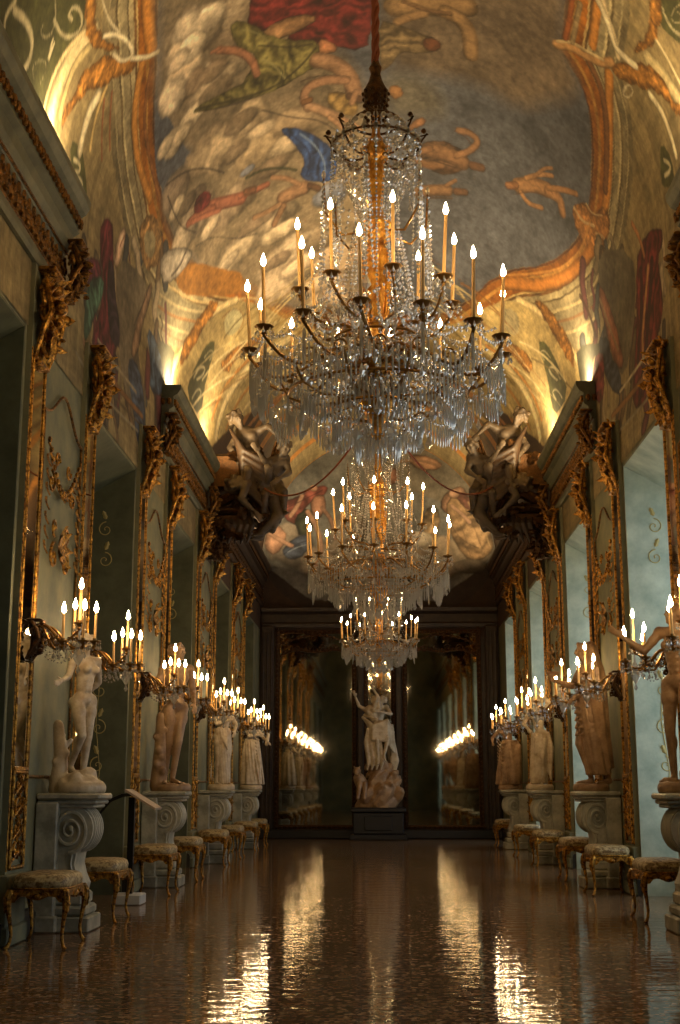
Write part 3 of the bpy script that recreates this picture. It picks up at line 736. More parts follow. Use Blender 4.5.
('s',(150,96,36),2.1,[305,519,274,510,239,500,204,488]),
('s',(120,100,50),1.8,[-245,505,-217,503,-185,500,-153,495]),
('s',(150,96,36),2.2,[244,501,217,499,185,497,153,493]),
('s',(170,140,70),3.1,[-197,486,-170,490,-141,491,-110,491]),
('s',(240,222,160),1.8,[196,483,170,487,140,489,110,489]),
('s',(226,204,140),2.3,[-178,505,-155,509,-126,514,-98,514]),
('s',(170,140,70),1.3,[178,502,155,506,127,512,98,513]),
('s',(240,222,160),2.6,[-312,540,-280,530,-245,518,-211,505]),
('s',(120,100,50),1.3,[310,534,279,524,244,513,210,501]),
('s',(150,96,36),2.6,[-154,476,-130,483,-101,489,-72,492]),
('s',(226,204,140),1.9,[153,474,130,481,101,488,72,491]),
('s',(226,204,140),2.5,[-383,553,-343,528,-301,503,-261,482]),
('s',(226,204,140),1.4,[380,544,340,520,299,498,260,477]),
('s',(170,140,70),1.2,[-314,517,-280,507,-244,494,-209,481]),
('s',(240,222,160),2.5,[312,510,279,502,243,490,208,478]),
('s',(120,100,50),1.9,[-172,461,-147,466,-117,471,-86,473]),
('s',(120,100,50),2.9,[171,459,146,464,116,469,86,472]),
('s',(226,204,140),1.2,[-249,475,-220,472,-185,470,-151,465]),
('s',(120,100,50),2.1,[247,471,218,469,184,467,150,462]),
('s',(170,140,70),1.7,[-176,488,-152,493,-123,497,-93,498]),
('s',(170,140,70),3.1,[175,485,151,491,123,495,93,497]),
('k',(120,108,84),0,[-357,784,-338,751,-331,697,-376,705,-408,708,-430,674,-482,694,-452,753,-405,775]),
('c',(112,34,44),0,[-351,841,-338,818,-350,805,-375,789,-401,775,-436,771,-460,796,-470,839,-454,848,-426,826,-389,819,-373,836]),
('c',(110,40,56),0,[-395,867,-383,833,-393,825,-420,863,-414,880]),
('c',(70,116,92),0,[-414,864,-389,819,-410,822,-435,844,-458,857,-469,871,-442,872]),
('c',(52,38,52),0,[-371,810,-364,797,-389,780,-410,765,-432,768,-428,800]),
('f',(196,160,124),0,[-344,796,-327,787,-328,780,-345,779,-354,779,-368,792]),
('s',(150,40,30),2.8,[-344,786,-332,782]),
('s',(160,120,84),8.4,[-469,871,-476,851,-482,831]),
('o',(178,132,70),0,[-305,760,-287,747,-278,722,-288,703,-306,694,-325,719,-319,741]),
('k',(186,170,120),0,[-305,746,-289,723,-305,708,-316,724]),
('f',(168,158,140),0,[-293,700,-250,655,-259,646,-291,657,-309,680]),
('s',(70,56,56),4.2,[-260,660,-275,658,-291,664]),
('f',(140,108,80),0,[-322,695,-339,691,-370,701,-397,706,-418,729,-397,725,-357,706,-334,704]),
('s',(70,50,40),3,[-327,700,-349,704,-383,723]),
('c',(62,84,112),0,[-363,687,-359,660,-360,644,-366,626,-398,630,-419,669,-388,669]),
('c',(58,76,104),0,[-419,732,-414,704,-437,686,-474,676,-496,683,-486,703,-456,721,-436,736]),
('k',(70,72,52),0,[-360,660,-331,612,-359,610,-388,609,-395,627,-367,638]),
('s',(130,86,40),6.9,[-465,852,-466,802,-462,739,-456,690]),
('s',(170,156,120),4.3,[-450,829,-448,772,-442,710]),
('s',(96,76,44),3.8,[-477,870,-480,818,-475,750,-467,695]),
('s',(160,150,120),3.7,[-486,893,-491,842,-488,780,-477,701]),
('c',(112,34,30),0,[353,812,369,851,382,853,383,833,413,840,436,842,455,809,489,778,476,740,446,748,413,763,358,772]),
('s',(176,110,56),6.3,[329,786,349,795,365,798]),
('s',(186,126,70),8.3,[379,805,401,791,430,776,460,777]),
('s',(60,20,24),9.9,[380,817,408,805,444,786,475,762]),
('s',(60,20,24),8.3,[371,785,404,780,441,761]),
('k',(110,100,76),0,[297,700,345,771,386,764,429,738,432,706,378,683,332,676]),
('f',(120,70,44),0,[321,682,332,688,361,696,400,711,427,720,413,697,374,678,336,672]),
('s',(64,36,24),4.8,[300,640,328,646,352,649]),
('s',(150,120,80),4.5,[332,676,363,682,401,705]),
('c',(44,52,66),0,[358,652,373,678,393,681,425,708,450,710,429,682,386,656]),
('c',(104,40,40),0,[364,643,382,663,421,658,419,640,383,625]),
('k',(70,72,52),0,[328,600,360,652,371,653,364,630,391,618,379,595,349,593]),
('s',(130,86,40),6.9,[464,839,465,789,461,727,454,679]),
('s',(170,156,120),4.6,[449,817,447,761,443,705]),
('s',(150,140,110),4,[483,873,488,822,486,766,478,694])]
END_PAINT=[
('k',(128,132,126),0,[-132,236,-134,427,128,425,123,235]),
('k',(150,140,112),0,[-1,415,128,414,125,318,54,340,-1,372]),
('e',(110,96,76),0,[-91,293,31,25]),
('e',(120,100,74),0,[-50,277,35,27]),
('e',(130,108,74),0,[63,277,37,27]),
('e',(110,90,64),0,[22,277,31,25]),
('e',(140,120,86),0,[94,289,27,23]),
('e',(120,104,80),0,[-29,309,31,23]),
('c',(156,52,26),0,[-103,338,-83,343,-69,352,-53,356,-57,345,-76,337,-83,314,-97,322]),
('c',(60,70,40),0,[-87,322,-72,333,-66,314,-80,298]),
('c',(60,84,124),0,[-98,290,-76,306,-69,294,-83,279,-96,281]),
('f',(180,116,70),0,[-114,310,-103,315,-94,302,-106,283,-117,290]),
('f',(170,104,62),0,[-69,341,-58,347,-54,336,-62,319,-69,328]),
('f',(180,120,70),0,[64,334,71,347,83,354,91,350,91,337,80,327,70,325]),
('c',(176,130,58),0,[72,340,88,347,103,328,118,300,113,282,95,275,80,292,70,321]),
('c',(160,84,50),0,[79,345,91,346,103,327,93,329]),
('f',(186,120,56),0,[27,384,44,388,66,379,62,373,44,372]),
('f',(170,100,56),0,[6,372,17,376,21,361,10,355]),
('c',(190,150,80),0,[48,329,60,334,63,313,53,298,47,310]),
('s',(186,132,84),5.2,[76,333,86,325,94,316]),
('s',(120,84,36),1.7,[85,340,96,318,106,289]),
('s',(120,84,36),1.6,[78,327,88,306,94,281]),
('s',(214,170,84),2.6,[93,337,107,314,114,291]),
('s',(110,76,34),2.1,[72,319,84,298,102,289]),
('s',(186,126,80),5.3,[-79,345,-85,332,-91,324]),
('s',(180,120,76),5.2,[-112,305,-102,299,-89,292]),
('e',(184,122,78),0,[-110,311,5,4]),
('e',(170,108,66),0,[-67,353,5,4]),
('e',(184,128,80),0,[79,346,6,5]),
('s',(96,30,18),2.1,[-100,330,-81,339,-58,351]),
('s',(30,46,80),2.1,[-97,284,-85,294,-73,298]),
('s',(130,158,190),1.7,[-93,286,-81,292,-71,294]),
('s',(174,116,70),6.2,[-73,328,-62,309,-58,286,-66,271]),
('s',(160,104,64),5.2,[-58,332,-48,319,-44,298]),
('e',(96,84,66),0,[-40,290,14,10]),
('e',(150,138,112),0,[43,298,18,10]),
('e',(90,76,56),0,[93,270,22,8]),
('s',(176,120,64),4.3,[23,381,44,383,64,376]),
('s',(150,96,54),4.2,[35,385,48,372])]
# ------------------------------------------------------------------ fresco painting on surface grids
def vnoise(U, V, sc, seed):
    rs = np.random.RandomState(seed); N=256; g = rs.rand(N,N)
    x = U/sc; y = V/sc; xi=np.floor(x).astype(int); yi=np.floor(y).astype(int); fx=x-xi; fy=y-yi
    fx=fx*fx*(3-2*fx); fy=fy*fy*(3-2*fy); a=xi%N; b=yi%N; a1=(a+1)%N; b1=(b+1)%N
    return (g[a,b]*(1-fx)+g[a1,b]*fx)*(1-fy)+(g[a,b1]*(1-fx)+g[a1,b1]*fx)*fy
def fbm(U,V,sc,seed,o=4):
    s=0; a=.5; t=0
    for i in range(o): s=s+a*vnoise(U,V,sc/2**i,seed+i); t+=a; a*=.55
    return s/t
def smooth_poly(q, closed=True):
    p=[(q[i],q[i+1]) for i in range(0,len(q),2)]
    for _ in range(1 if closed else 2):
        n=len(p); r=[]
        rng = range(n) if closed else range(n-1)
        if not closed: r.append(p[0])
        for i in rng:
            a=p[i]; b=p[(i+1)%n]
            r.append((a[0]*.75+b[0]*.25,a[1]*.75+b[1]*.25)); r.append((a[0]*.25+b[0]*.75,a[1]*.25+b[1]*.75))
        if not closed: r.append(p[-1])
        p=r
    return p
def paint(U, W, colr, layers):
    """U, W: 1-d axes of the surface grid, colr: (nu, nw, 3) linear"""
    def L(c):
        m=sum(c)/3; return np.array(lin([m+(v-m)*.82 for v in c]))
    for li,(kind,col,wd,q) in enumerate(layers):
        c = L(col)
        if kind=='e':
            cx,cy,rx,ry = q; m=1.35
            i0,i1=np.searchsorted(U,[cx-rx*m,cx+rx*m]); j0,j1=np.searchsorted(W,[cy-ry*m,cy+ry*m])
            if i1-i0<2 or j1-j0<2: continue
            G,Hh=np.meshgrid(U[i0:i1],W[j0:j1],indexing='ij')
            x=(G-cx)/rx; y=(Hh-cy)/ry
            nz=fbm(G,Hh,26,li+5)-.5
            d=np.sqrt(x*x+y*y)+nz*.7
            a=np.clip((1-d)/.3,0,1); a=a*a*(3-2*a)
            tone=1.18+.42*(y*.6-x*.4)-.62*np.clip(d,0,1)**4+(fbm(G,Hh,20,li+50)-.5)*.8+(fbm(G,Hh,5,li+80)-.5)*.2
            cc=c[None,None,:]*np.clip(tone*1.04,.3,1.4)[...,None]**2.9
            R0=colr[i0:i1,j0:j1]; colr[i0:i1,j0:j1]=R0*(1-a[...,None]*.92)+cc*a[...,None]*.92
            continue
        P = smooth_poly(q, kind!='s'); P=np.array(P); pad = wd+6+(70 if kind=='r' else 0)
        lo=P.min(0)-pad; hi=P.max(0)+pad
        i0,i1=np.searchsorted(U,[lo[0],hi[0]]); j0,j1=np.searchsorted(W,[lo[1],hi[1]])
        if i1-i0<2 or j1-j0<2: continue
        G,Hh=np.meshgrid(U[i0:i1],W[j0:j1],indexing='ij')
        wob=(fbm(G,Hh,10,li+9)-.5)*(7 if kind=='o' else 3)
        D=np.full(G.shape,1e9); inside=np.zeros(G.shape,bool); tt=np.zeros(G.shape)
        n=len(P); tot=n if kind!='s' else n-1
        for k in range(tot):
            ax,ay=P[k]; bx,by=P[(k+1)%n]; dx,dy=bx-ax,by-ay; l2=dx*dx+dy*dy+1e-9
            t=np.clip(((G-ax)*dx+(Hh-ay)*dy)/l2,0,1)
            dd=(G-ax-t*dx)**2+(Hh-ay-t*dy)**2
            if kind=='s': 
                cr=(dx*(Hh-ay)-dy*(G-ax)); tt=np.where(dd<D,np.sign(cr),tt)
            D=np.minimum(D,dd)
            if kind!='s':
                cond=((ay>Hh)!=(by>Hh)); xs=ax+(Hh-ay)*dx/np.where(abs(dy)<1e-9,1e-9,dy)
                inside^=cond&(G<xs)
        D=np.sqrt(D)
        if kind=='r':
            e=np.where(inside,-D,D)+(fbm(G,Hh,16,5)-.5)*3
            for b0,b1,bc in ((0,3,(96,54,22)),(3,10,(150,92,30)),(10,14,(190,140,66)),(14,24,(172,106,34)),(24,26,(214,184,120)),(26,29,(112,80,42)),(29,35,(186,172,130)),(35,37,(110,94,64)),(37,46,(164,152,116)),(46,49,(206,192,146)),(49,52,(116,100,68)),(52,60,(150,138,104)),(60,62,(190,176,132)),(62,70,(132,120,88))):
                a=(np.clip(e-b0+.5,0,1)*np.clip(b1-e+.5,0,1))[...,None]; cc=np.array(lin(bc))[None,None,:]*(.55+.8*fbm(G*1.5,Hh*.6,18,b0+3)+.5*(fbm(G,Hh,4,b0+7)-.5))[...,None]**1.7
                R0=colr[i0:i1,j0:j1]; colr[i0:i1,j0:j1]=R0*(1-a)+cc*a
            continue
        if kind=='s':
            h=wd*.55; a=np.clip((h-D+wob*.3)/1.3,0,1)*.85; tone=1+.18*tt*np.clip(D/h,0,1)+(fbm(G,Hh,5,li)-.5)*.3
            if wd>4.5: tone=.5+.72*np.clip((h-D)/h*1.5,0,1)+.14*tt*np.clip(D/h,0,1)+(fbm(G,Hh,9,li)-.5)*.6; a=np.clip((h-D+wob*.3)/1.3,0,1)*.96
        else:
            sd=np.where(inside,D,-D)+wob+(1.2 if kind in 'fc' else 0); a=np.clip(sd/(22 if kind=='g' else 1.6)+.5,0,1)
            if kind in 'kg': tone=.95+(fbm(G,Hh,34,li+3)-.5)*.55+(fbm(G,Hh,6,li+33)-.5)*.35
            elif kind=='f':
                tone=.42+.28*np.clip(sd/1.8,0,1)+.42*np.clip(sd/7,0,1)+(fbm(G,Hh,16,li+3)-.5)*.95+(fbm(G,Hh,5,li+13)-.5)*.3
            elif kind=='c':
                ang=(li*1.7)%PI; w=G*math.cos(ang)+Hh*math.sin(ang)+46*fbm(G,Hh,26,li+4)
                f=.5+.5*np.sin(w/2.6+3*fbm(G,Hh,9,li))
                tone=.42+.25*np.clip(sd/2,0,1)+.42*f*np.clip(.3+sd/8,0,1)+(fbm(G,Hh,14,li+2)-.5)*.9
            elif kind=='o':
                tone=.45+.95*np.abs(fbm(G,Hh,7,li+2)-.42)*4*.5+.35*np.clip(sd/6,0,1)
        cc=c[None,None,:]*np.clip(tone,.3,1.45)[...,None]**(1.5 if kind=='s' else 2.2)*(1.35 if kind in 'fc' else 1)
        R0=colr[i0:i1,j0:j1]; colr[i0:i1,j0:j1]=R0*(1-a[...,None])+cc*a[...,None]
    return colr
def grid_mesh(name, XYZ, colr, mat):
    nu,nw=XYZ.shape[:2]
    me=bpy.data.meshes.new(name); nv=nu*nw
    me.vertices.add(nv); me.vertices.foreach_set('co', XYZ.reshape(-1).astype(np.float32))
    idx=np.arange(nv).reshape(nu,nw); q=np.stack([idx[:-1,:-1],idx[:-1,1:],idx[1:,1:],idx[1:,:-1]],-1).reshape(-1,4)
    nf=len(q); me.loops.add(nf*4); me.polygons.add(nf)
    me.loops.foreach_set('vertex_index', q.reshape(-1).astype(np.int32))
    me.polygons.foreach_set('loop_start', np.arange(0,nf*4,4,dtype=np.int32))
    me.polygons.foreach_set('use_smooth', np.ones(nf,bool))
    me.update(calc_edges=True)
    at=me.attributes.new('paint','FLOAT_COLOR','POINT')
    d=np.ones((nv,4),np.float32); d[:,:3]=colr.reshape(-1,3); at.data.foreach_set('color', d.reshape(-1))
    me.materials.append(mat); me.validate()
    o=bpy.data.objects.new(name,me); COL.objects.link(o); return o

HW, RISE, SPR = 2.74, 3.05, 6.15
S0=PI/2*2.9
def vault():
    s=np.arange(-(S0+1.48), S0+1.481, .0172); w=np.concatenate([np.arange(330,1000,1.45),np.arange(1000,1950,2.6)])
    w=np.concatenate([w,[2200,3000,5000,10000]])
    Y=10000/w; Y=np.concatenate([Y,[-1.,-4.5]]); Wp=np.concatenate([w,[12000,13000]])
    U=s*85
    a=s/2.9; arc=abs(s)<=S0
    X=np.where(arc,HW*np.sin(a),np.sign(s)*HW); Z=np.where(arc,SPR+RISE*np.cos(a),SPR-(abs(s)-S0))
    XYZ=np.zeros((len(s),len(Y),3)); XYZ[...,0]=X[:,None]; XYZ[...,1]=Y[None,:]; XYZ[...,2]=Z[:,None]
    G,Hh=np.meshgrid(U,Wp,indexing='ij')
    base=np.array(lin((150,134,94))); n=fbm(G,Hh,40,1)
    c=base[None,None,:]*(.7+.6*n)[...,None]
    st=(fbm(G,Hh*.15,5,3)-.5); c*= (1+.7*st)[...,None]; c*=np.clip(.8+.9*(fbm(G*.12,Hh,7,77)-.3),.4,1.3)[...,None]
    # far bay is dark brown stucco low down, gilded drawing near the crown
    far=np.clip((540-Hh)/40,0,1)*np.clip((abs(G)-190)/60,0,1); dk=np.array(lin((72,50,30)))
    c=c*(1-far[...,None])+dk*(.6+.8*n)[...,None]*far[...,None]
    ribs=((Hh/22)%1<.25)&(Hh<500)&(abs(G)<300)
    c=np.where(ribs[...,None],np.array(lin((176,120,52)))*(.6+.8*n)[...,None],c)
    # dark painted wall zone low in the central bay
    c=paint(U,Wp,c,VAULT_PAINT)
    c*=(.86+.5*(fbm(G,Hh,3.2,91,3)-.5)+.35*(fbm(G*.6,Hh*1.6,12,95)-.4))[...,None]
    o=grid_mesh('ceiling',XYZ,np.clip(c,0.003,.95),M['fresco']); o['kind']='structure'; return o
def end_lunette():
    x=np.arange(-2.74,2.741,.018); z=np.arange(4.5,9.25,.018)
    XYZ=np.zeros((len(x),len(z),3)); XYZ[...,0]=x[:,None]; XYZ[...,1]=29.9; XYZ[...,2]=z[None,:]
    U=x*44; W=z*44; G,Hh=np.meshgrid(U,W,indexing='ij')
    c=np.array(lin((60,42,28)))[None,None,:]*(.6+.8*fbm(G,Hh,9,4))[...,None]
    c2=paint(U,W,c.copy(),END_PAINT)
    rx=(G)/124; rz=(Hh-7.05*44)/(2.12*44)
    d=(np.abs(rx)**2.6+np.abs(rz)**2.6)
    msk=np.clip((1-d)/.03,0,1)[...,None]
    cream=np.array(lin((190,160,100)))*(.7+.5*fbm(G,Hh,6,9))[...,None]
    ring=np.clip((1.0-np.abs(d-1.12)/.14),0,1)[...,None]*(Hh[...,None]>300)
    g2=c2.mean(-1,keepdims=True); c2=(g2+(c2-g2)*.62)*.8
    c=c*(1-ring)+cream*ring; c=c*(1-msk)+c2*msk
    o=grid_mesh('lunette_fresco',XYZ,np.clip(c,.003,.95),M['fresco'])
    o.name='wall_end_lunette'; o['kind']='structure'; return o

# ------------------------------------------------------------------ the room shell
YC=[-.95+4.7*k for k in range(7)]      # centres of the wall openings
PC=[10.8,15.5,20.2,24.9]               # centres of the wall panels with a statue
HO=1.12                                # half width of an opening
YB,YE=-3.6,30.
def room():
    f=MB().box((-3.6,YB-.1,-.12),(3.6,YE+.1,0)); struct('floor',f,'floor')
    for side,sg in (('left',-1),('right',1)):
        w=MB(); cuts=[YB]+[v for c in YC for v in (c-HO,c+HO)]+[YE]
        a,b=sorted((sg*2.75,sg*3.5))
        for i in range(0,len(cuts),2):
            if cuts[i+1]-cuts[i]>.01: w.box((a,cuts[i],0),(b,cuts[i+1],6.15))
        for c in YC:
            p=[(sg*2.75,4.65),(sg*2.75,6.15),(sg*3.5,6.15),(sg*3.5,4.28),(sg*3.4,4.28)]
            w.prism(p,c-HO,c+HO)
        o=struct('wall_'+side,w,'stucco')
        # splayed reveals lining
        for i,c in enumerate(YC):
            r=MB(); x0,x1=sorted((sg*2.752,sg*3.4))
            r.box((x0,c+HO-.02,0),(x1,c+HO-.002,4.27)); r.box((x0,c-HO+.002,0),(x1,c-HO+.02,4.27))
            r.add([(sg*2.76,c-HO+.01,4.64),(sg*2.76,c+HO-.01,4.64),(sg*3.4,c+HO-.01,4.27),(sg*3.4,c-HO+.01,4.27),
                   (sg*2.76,c-HO+.01,4.645),(sg*2.76,c+HO-.01,4.645),(sg*3.4,c+HO-.01,4.275),(sg*3.4,c-HO+.01,4.275)],
                  [(0,1,2,3),(7,6,5,4),(0,4,5,1),(1,5,6,2),(2,6,7,3),(3,7,4,0)])
            for s2 in (1,-1):
                tri=[(sg*2.752,4.27),(sg*2.752,4.64),(sg*3.4,4.27)]
                r.prism(tri,c+s2*(HO-.011)-.009,c+s2*(HO-.011)+.009)
            nm='trim_%d'%(i+1+(10 if sg>0 else 0))
            ro=struct(nm,r,'reveal' if sg>0 else 'reveal_dark')
            # gilded scrollwork painted in relief on the far reveal
            g=MB(); y=c+HO-.024; xc=sg*3.06
            for zc,d in ((1.0,1),(1.35,-1),(1.75,1),(2.15,-1),(3.6,1),(3.95,-1)):
                scrolltube(g,(xc,y,zc),.09,1.3,PI/2,d*sg,.007,'xz'); leaf(g,(xc,y,zc+.12),(.4*d,0,1),.1,.025,.1,(0,-1,0),4)
            g.tube([(xc,y,.9),(xc+.03,y,1.3),(xc-.03,y,1.8),(xc,y,2.3)],.005,5)
            g.build('scroll_relief','painted_gold',ro)
            if sg>0: window(i+1,c)
            else: door(i+1,c)
        bb=MB()
        for i in range(0,len(cuts),2):
            if cuts[i+1]-cuts[i]>.01:
                a,b=sorted((sg*2.70,sg*2.75)); bb.prism([(sg*2.75,0),(sg*2.70,0),(sg*2.70,.16),(sg*2.715,.19),(sg*2.735,.2),(sg*2.75,.2)],cuts[i],cuts[i+1])
        struct('baseboard_'+side,bb,'terra')
    e=MB().box((-3.5,YE-.08,0),(3.5,YE+.1,9.4)); struct('wall_end',e,'dark_wood')
    b=MB().box((-3.5,YB-.1,0),(-.9,YB,9.4)).box((.9,YB-.1,0),(3.5,YB,9.4)).box((-.9,YB-.1,3.2),(.9,YB,9.4)); struct('wall_back',b,'stucco')
    d=MB().box((-.9,YB-.1,0),(.9,YB-.06,3.2))
    for sx in (-1,1):
        for z0,z1 in ((.3,1.2),(1.35,2.9)): d.bbox((min(sx*.12,sx*.78),YB-.06,z0),(max(sx*.12,sx*.78),YB-.03,z1),.02)
    struct('door_8',d,'door')

def window(i,c):
    f=MB(); x=3.42
    f.box((x,c-HO,0),(x+.06,c-HO+.08,4.3)); f.box((x,c+HO-.08,0),(x+.06,c+HO,4.3)); f.box((x,c-HO,4.2),(x+.06,c+HO,4.3)); f.box((x,c-HO,0),(x+.06,c+HO,.5))
    f.box((x,c-.05,.5),(x+.07,c+.05,4.2))
    for z in (1.2,1.95,2.7,3.45): f.box((x+.01,c-HO+.08,z-.02),(x+.05,c+HO-.08,z+.02))
    for y in (c-.55,c+.55): f.box((x+.01,y-.02,.5),(x+.05,y+.02,4.2))
    o=struct('window_%d'%i,f,'reveal')
    MB().box((x+.025,c-HO+.08,.5),(x+.03,c+HO-.08,4.2)).build('pane','pane',o,False)
def door(i,c):
    f=MB(); x=-3.42
    f.box((x-.06,c-HO,0),(x,c+HO,4.3))
    for y in (c-.55,c+.55):
        for z0,z1 in ((.25,1.2),(1.35,2.9),(3.0,4.1)): f.bbox((x-.01,y-.42,z0),(x+.025,y+.42,z1),.02)
    f.box((x,c-.03,0),(x+.03,c+.03,4.3))
    o=struct('door_%d'%i,f,'door')
    k=MB(); k.ell((x+.05,c+.1,1.1),.03); k.tube([(x+.0,c+.1,1.1),(x+.06,c+.1,1.1)],.01); k.build('door_handle','gold',o)

CPROF=[(0,5.2),(.035,5.2),(.05,5.24),(.05,5.3),(.03,5.33),(.03,5.62),(.06,5.66),(.085,5.72),(.10,5.80),(.15,5.83),(.15,5.97),(.20,6.0),(.235,6.06),(.24,6.1),(.24,6.12),(0,6.12)]
def cornice(idx,sg,y0,y1,mat='cornice',gold='old_gold',ends=(1,1)):
    c=MB(); W=2.735
    P=[(sg*(W-d),z) for d,z in CPROF]; c.prism(P,y0,y1)
    o=struct('trim_%d'%idx,c,mat)
    # bead and leaf courses
    g=MB(); y=y0+.05
    while y<y1:
        g.ell((sg*(W-.165),y,5.90),(.03,.038,.05),6,4); y+=.1
        g.ell((sg*(W-.165),y-.05,5.90),(.016,.012,.04),5,3)
    y0e=[y0,y1]
    for e,ye in enumerate(y0e):
        d=.02
        if ends[e]:
            for k in range(2): g.ell((sg*(W-d),ye+(-.02 if e==0 else .02),5.9),(.032,.03,.05),6,4); d+=.08
    g.build('bead_course',gold,o)
    h=MB(); y=y0+.1; k=0
    while y<y1-.05:
        x=sg*(W-.035)
        leaf(h,(x,y,5.36),(0,.35,1),.15,.05,.03,(-sg,0,0),5); leaf(h,(x,y,5.36),(0,-.8,.7),.14,.045,.04,(-sg,0,0),4); leaf(h,(x,y+.1,5.6),(0,.2,-1),.12,.04,.04,(-sg,0,0),4)
        scrolltube(h,(x-sg*.015,y+.09,5.48),.06,1.1,PI,1 if k%2 else -1,.013,'yz',12)
        h.ell((x-sg*.02,y,5.36),.028,6,4)
        y+=.145; k+=1
    for e,ye in enumerate((y0,y1)):
        if ends[e]:
            oc=MB(); ornament_cluster(oc,.55,.34,40+e); oo=oc.build('end_ornament',gold,o); oo.location=(sg*(W-.06),ye+(.02 if e==0 else -.02),5.2); oo.rotation_euler=(0,0,0 if sg<0 else PI); oo.scale=(1.3,1,1)
    h.tube([(sg*(W-.05),y0,5.64),(sg*(W-.05),y1,5.64)],.012,5); h.tube([(sg*(W-.05),y0,5.31),(sg*(W-.05),y1,5.31)],.012,5)
    h.build('leaf_frieze',gold,o)
    return o
# ------------------------------------------------------------------ pilasters, sconces, stools, pedestals (all built with +x pointing out of the wall)
def ornament_cluster(mb,h,w,seed,depth=.14):
    """carved gilded bracket: leaves, scrolls and husks filling a box w wide (y) and h high (z), from x=0 outwards"""
    r=random.Random(seed)
    for i in range(5):                                  # crowning fan
        a=(i-2)*.42; leaf(mb,(.03,a*.06,h*.62),(0.1,math.sin(a),math.cos(a)),h*.3*(1-.12*abs(i-2)),w*.13,.5)
    for s in (1,-1):
        scrolltube(mb,(.05,s*w*.26,h*.62),w*.2,1.3,PI/2 if s>0 else PI/2,-s,.018,'yz',20,.06)
        scrolltube(mb,(.07,s*w*.2,h*.36),w*.17,1.2,-PI/2,s,.016,'yz',18,.04)
        scrolltube(mb,(.03,s*w*.13,h*.14),w*.11,1.2,PI/2,s,.012,'yz',16,.02)
        leaf(mb,(.04,s*w*.1,h*.5),(0.3,s*1,.35),w*.45,w*.12,.4); leaf(mb,(.04,s*w*.08,h*.3),(0.2,s*.9,-.3),w*.4,w*.1,.3)
        mb.tube([(.02,s*w*.38,h*.05),(.07,s*w*.44,h*.3),(.11,s*w*.36,h*.5),(.09,s*w*.45,h*.72),(.05,s*w*.3,h*.9)],[.014,.02,.022,.018,.01],6)
    leaf(mb,(.05,0,h*.55),(.35,0,-1),h*.4,w*.16,-.25,(1,0,0)); leaf(mb,(.04,0,h*.22),(.1,0,-1),h*.24,w*.1,-.2,(1,0,0))
    for i in range(26):
        y=(r.random()-.5)*w*.75; z=h*(.08+.8*r.random()); leaf(mb,(.03,y,z),(.25,y*2+r.uniform(-.5,.5),r.choice((1,1,-.8))),h*.15,w*.1,.12,(1,0,0),5)
    for s in (1,-1):
        for i in range(3): mb.tube([(.02,s*w*(.1+.1*i),h*.05),(.05,s*w*(.1+.1*i),h*.3),(.06,s*w*(.12+.1*i),h*.6),(.05,s*w*(.1+.1*i),h*.9)],.011,5)
    mb.ell((.13,0,h*.6),(.05,w*.16,h*.07)); mb.ell((.1,0,h*.78),(.05,w*.12,h*.06)); mb.ell((.12,0,h*.45),(.035,w*.09,h*.05))
    for i in range(9): mb.ell((.05+r.random()*.08,(r.random()-.5)*w*.8,h*(.1+.8*r.random())),.012+.016*r.random(),6,4)
    mb.bbox((0,-w*.34,h*.92),(.12,w*.34,h*.97),.008); mb.bbox((0,-w*.28,h*.0),(.05,w*.28,h*.03),.006)

def make_pilaster():
    t=thing('mirror_pilaster','x','pilaster')
    w=.23
    b=MB(); b.bbox((-.02,-w-.02,0),(.08,w+.02,.5),.012); b.bbox((-.02,-w-.035,0),(.1,w+.035,.14),.012); b.box((-.02,-w,.5),(.045,w,5.2)); b.build('backing','stucco',t)
    MB().box((.045,-w+.06,1.27),(.05,w-.06,4.42)).build('mirror_strip','mirror',t,False)
    f=MB()
    for s in (1,-1):
        f.tube([(.052,s*(w-.05),1.24),(.052,s*(w-.05),4.45)],.013,6); f.tube([(.048,s*(w-.012),.52),(.048,s*(w-.012),4.5)],.008,6)
    for z in (1.25,4.44): f.tube([(.055,-w+.04,z),(.055,w-.04,z)],.022,6)
    f.build('frame','gold',t)
    l=MB()
    for s in (1,-1): l.tube([(.06,s*(w-.05),.54),(.06,s*(w-.05),1.24)],.016,6)
    for z in (.54,1.23): l.tube([(.06,-w+.05,z),(.06,w-.05,z)],.016,6)
    for i in range(4):
        z=.62+.16*i; 
        for s in (1,-1):
            scrolltube(l,(.065,s*.07,z+.04),.06,1.25,PI/2,s*(1 if i%2 else -1),.013,'yz',16)
            l.tube([(.06,s*.17,z-.05),(.08,s*.04,z+.03),(.06,-s*.02,z+.12),(.06,s*.1,z+.16)],.01,5)
        leaf(l,(.06,0,z-.02),(.2,0,1),.12,.03,.3)
    l.build('openwork_panel','gold',t)
    c=MB(); ornament_cluster(c,.8,.46,3); o=c.build('capital','gold',t); o.location=(.04,0,4.4); o.scale=(1.25,1.1,1.03)
    return t

def candle(parent,x,y,z,h,r=.0115,pan=.055,lean=(0,0)):
    """drip pan > candle > flame"""
    p=MB(); p.lathe([(.008,-.05),(.02,-.035),(.012,-.02),(pan*.6,-.008),(pan,.006),(pan*1.02,.012),(pan*.5,.004),(.016,.006),(.016,.03),(.01,.03)],8,(x,y,z)); po=p.build('drip_pan','brass',parent)
    q=Vector((x,y,z+.02)); d=Vector((lean[0],lean[1],1)); e=q+d*h
    MB().tube([q,e],[r,r*.9],7).build('candle','wax',po)
    f=MB(); f.lathe([(.003,0),(.015,.014),(.0185,.03),(.013,.055),(.006,.076),(.001,.09)],7,tuple(e)); f.build('flame','flame',po)
    return po

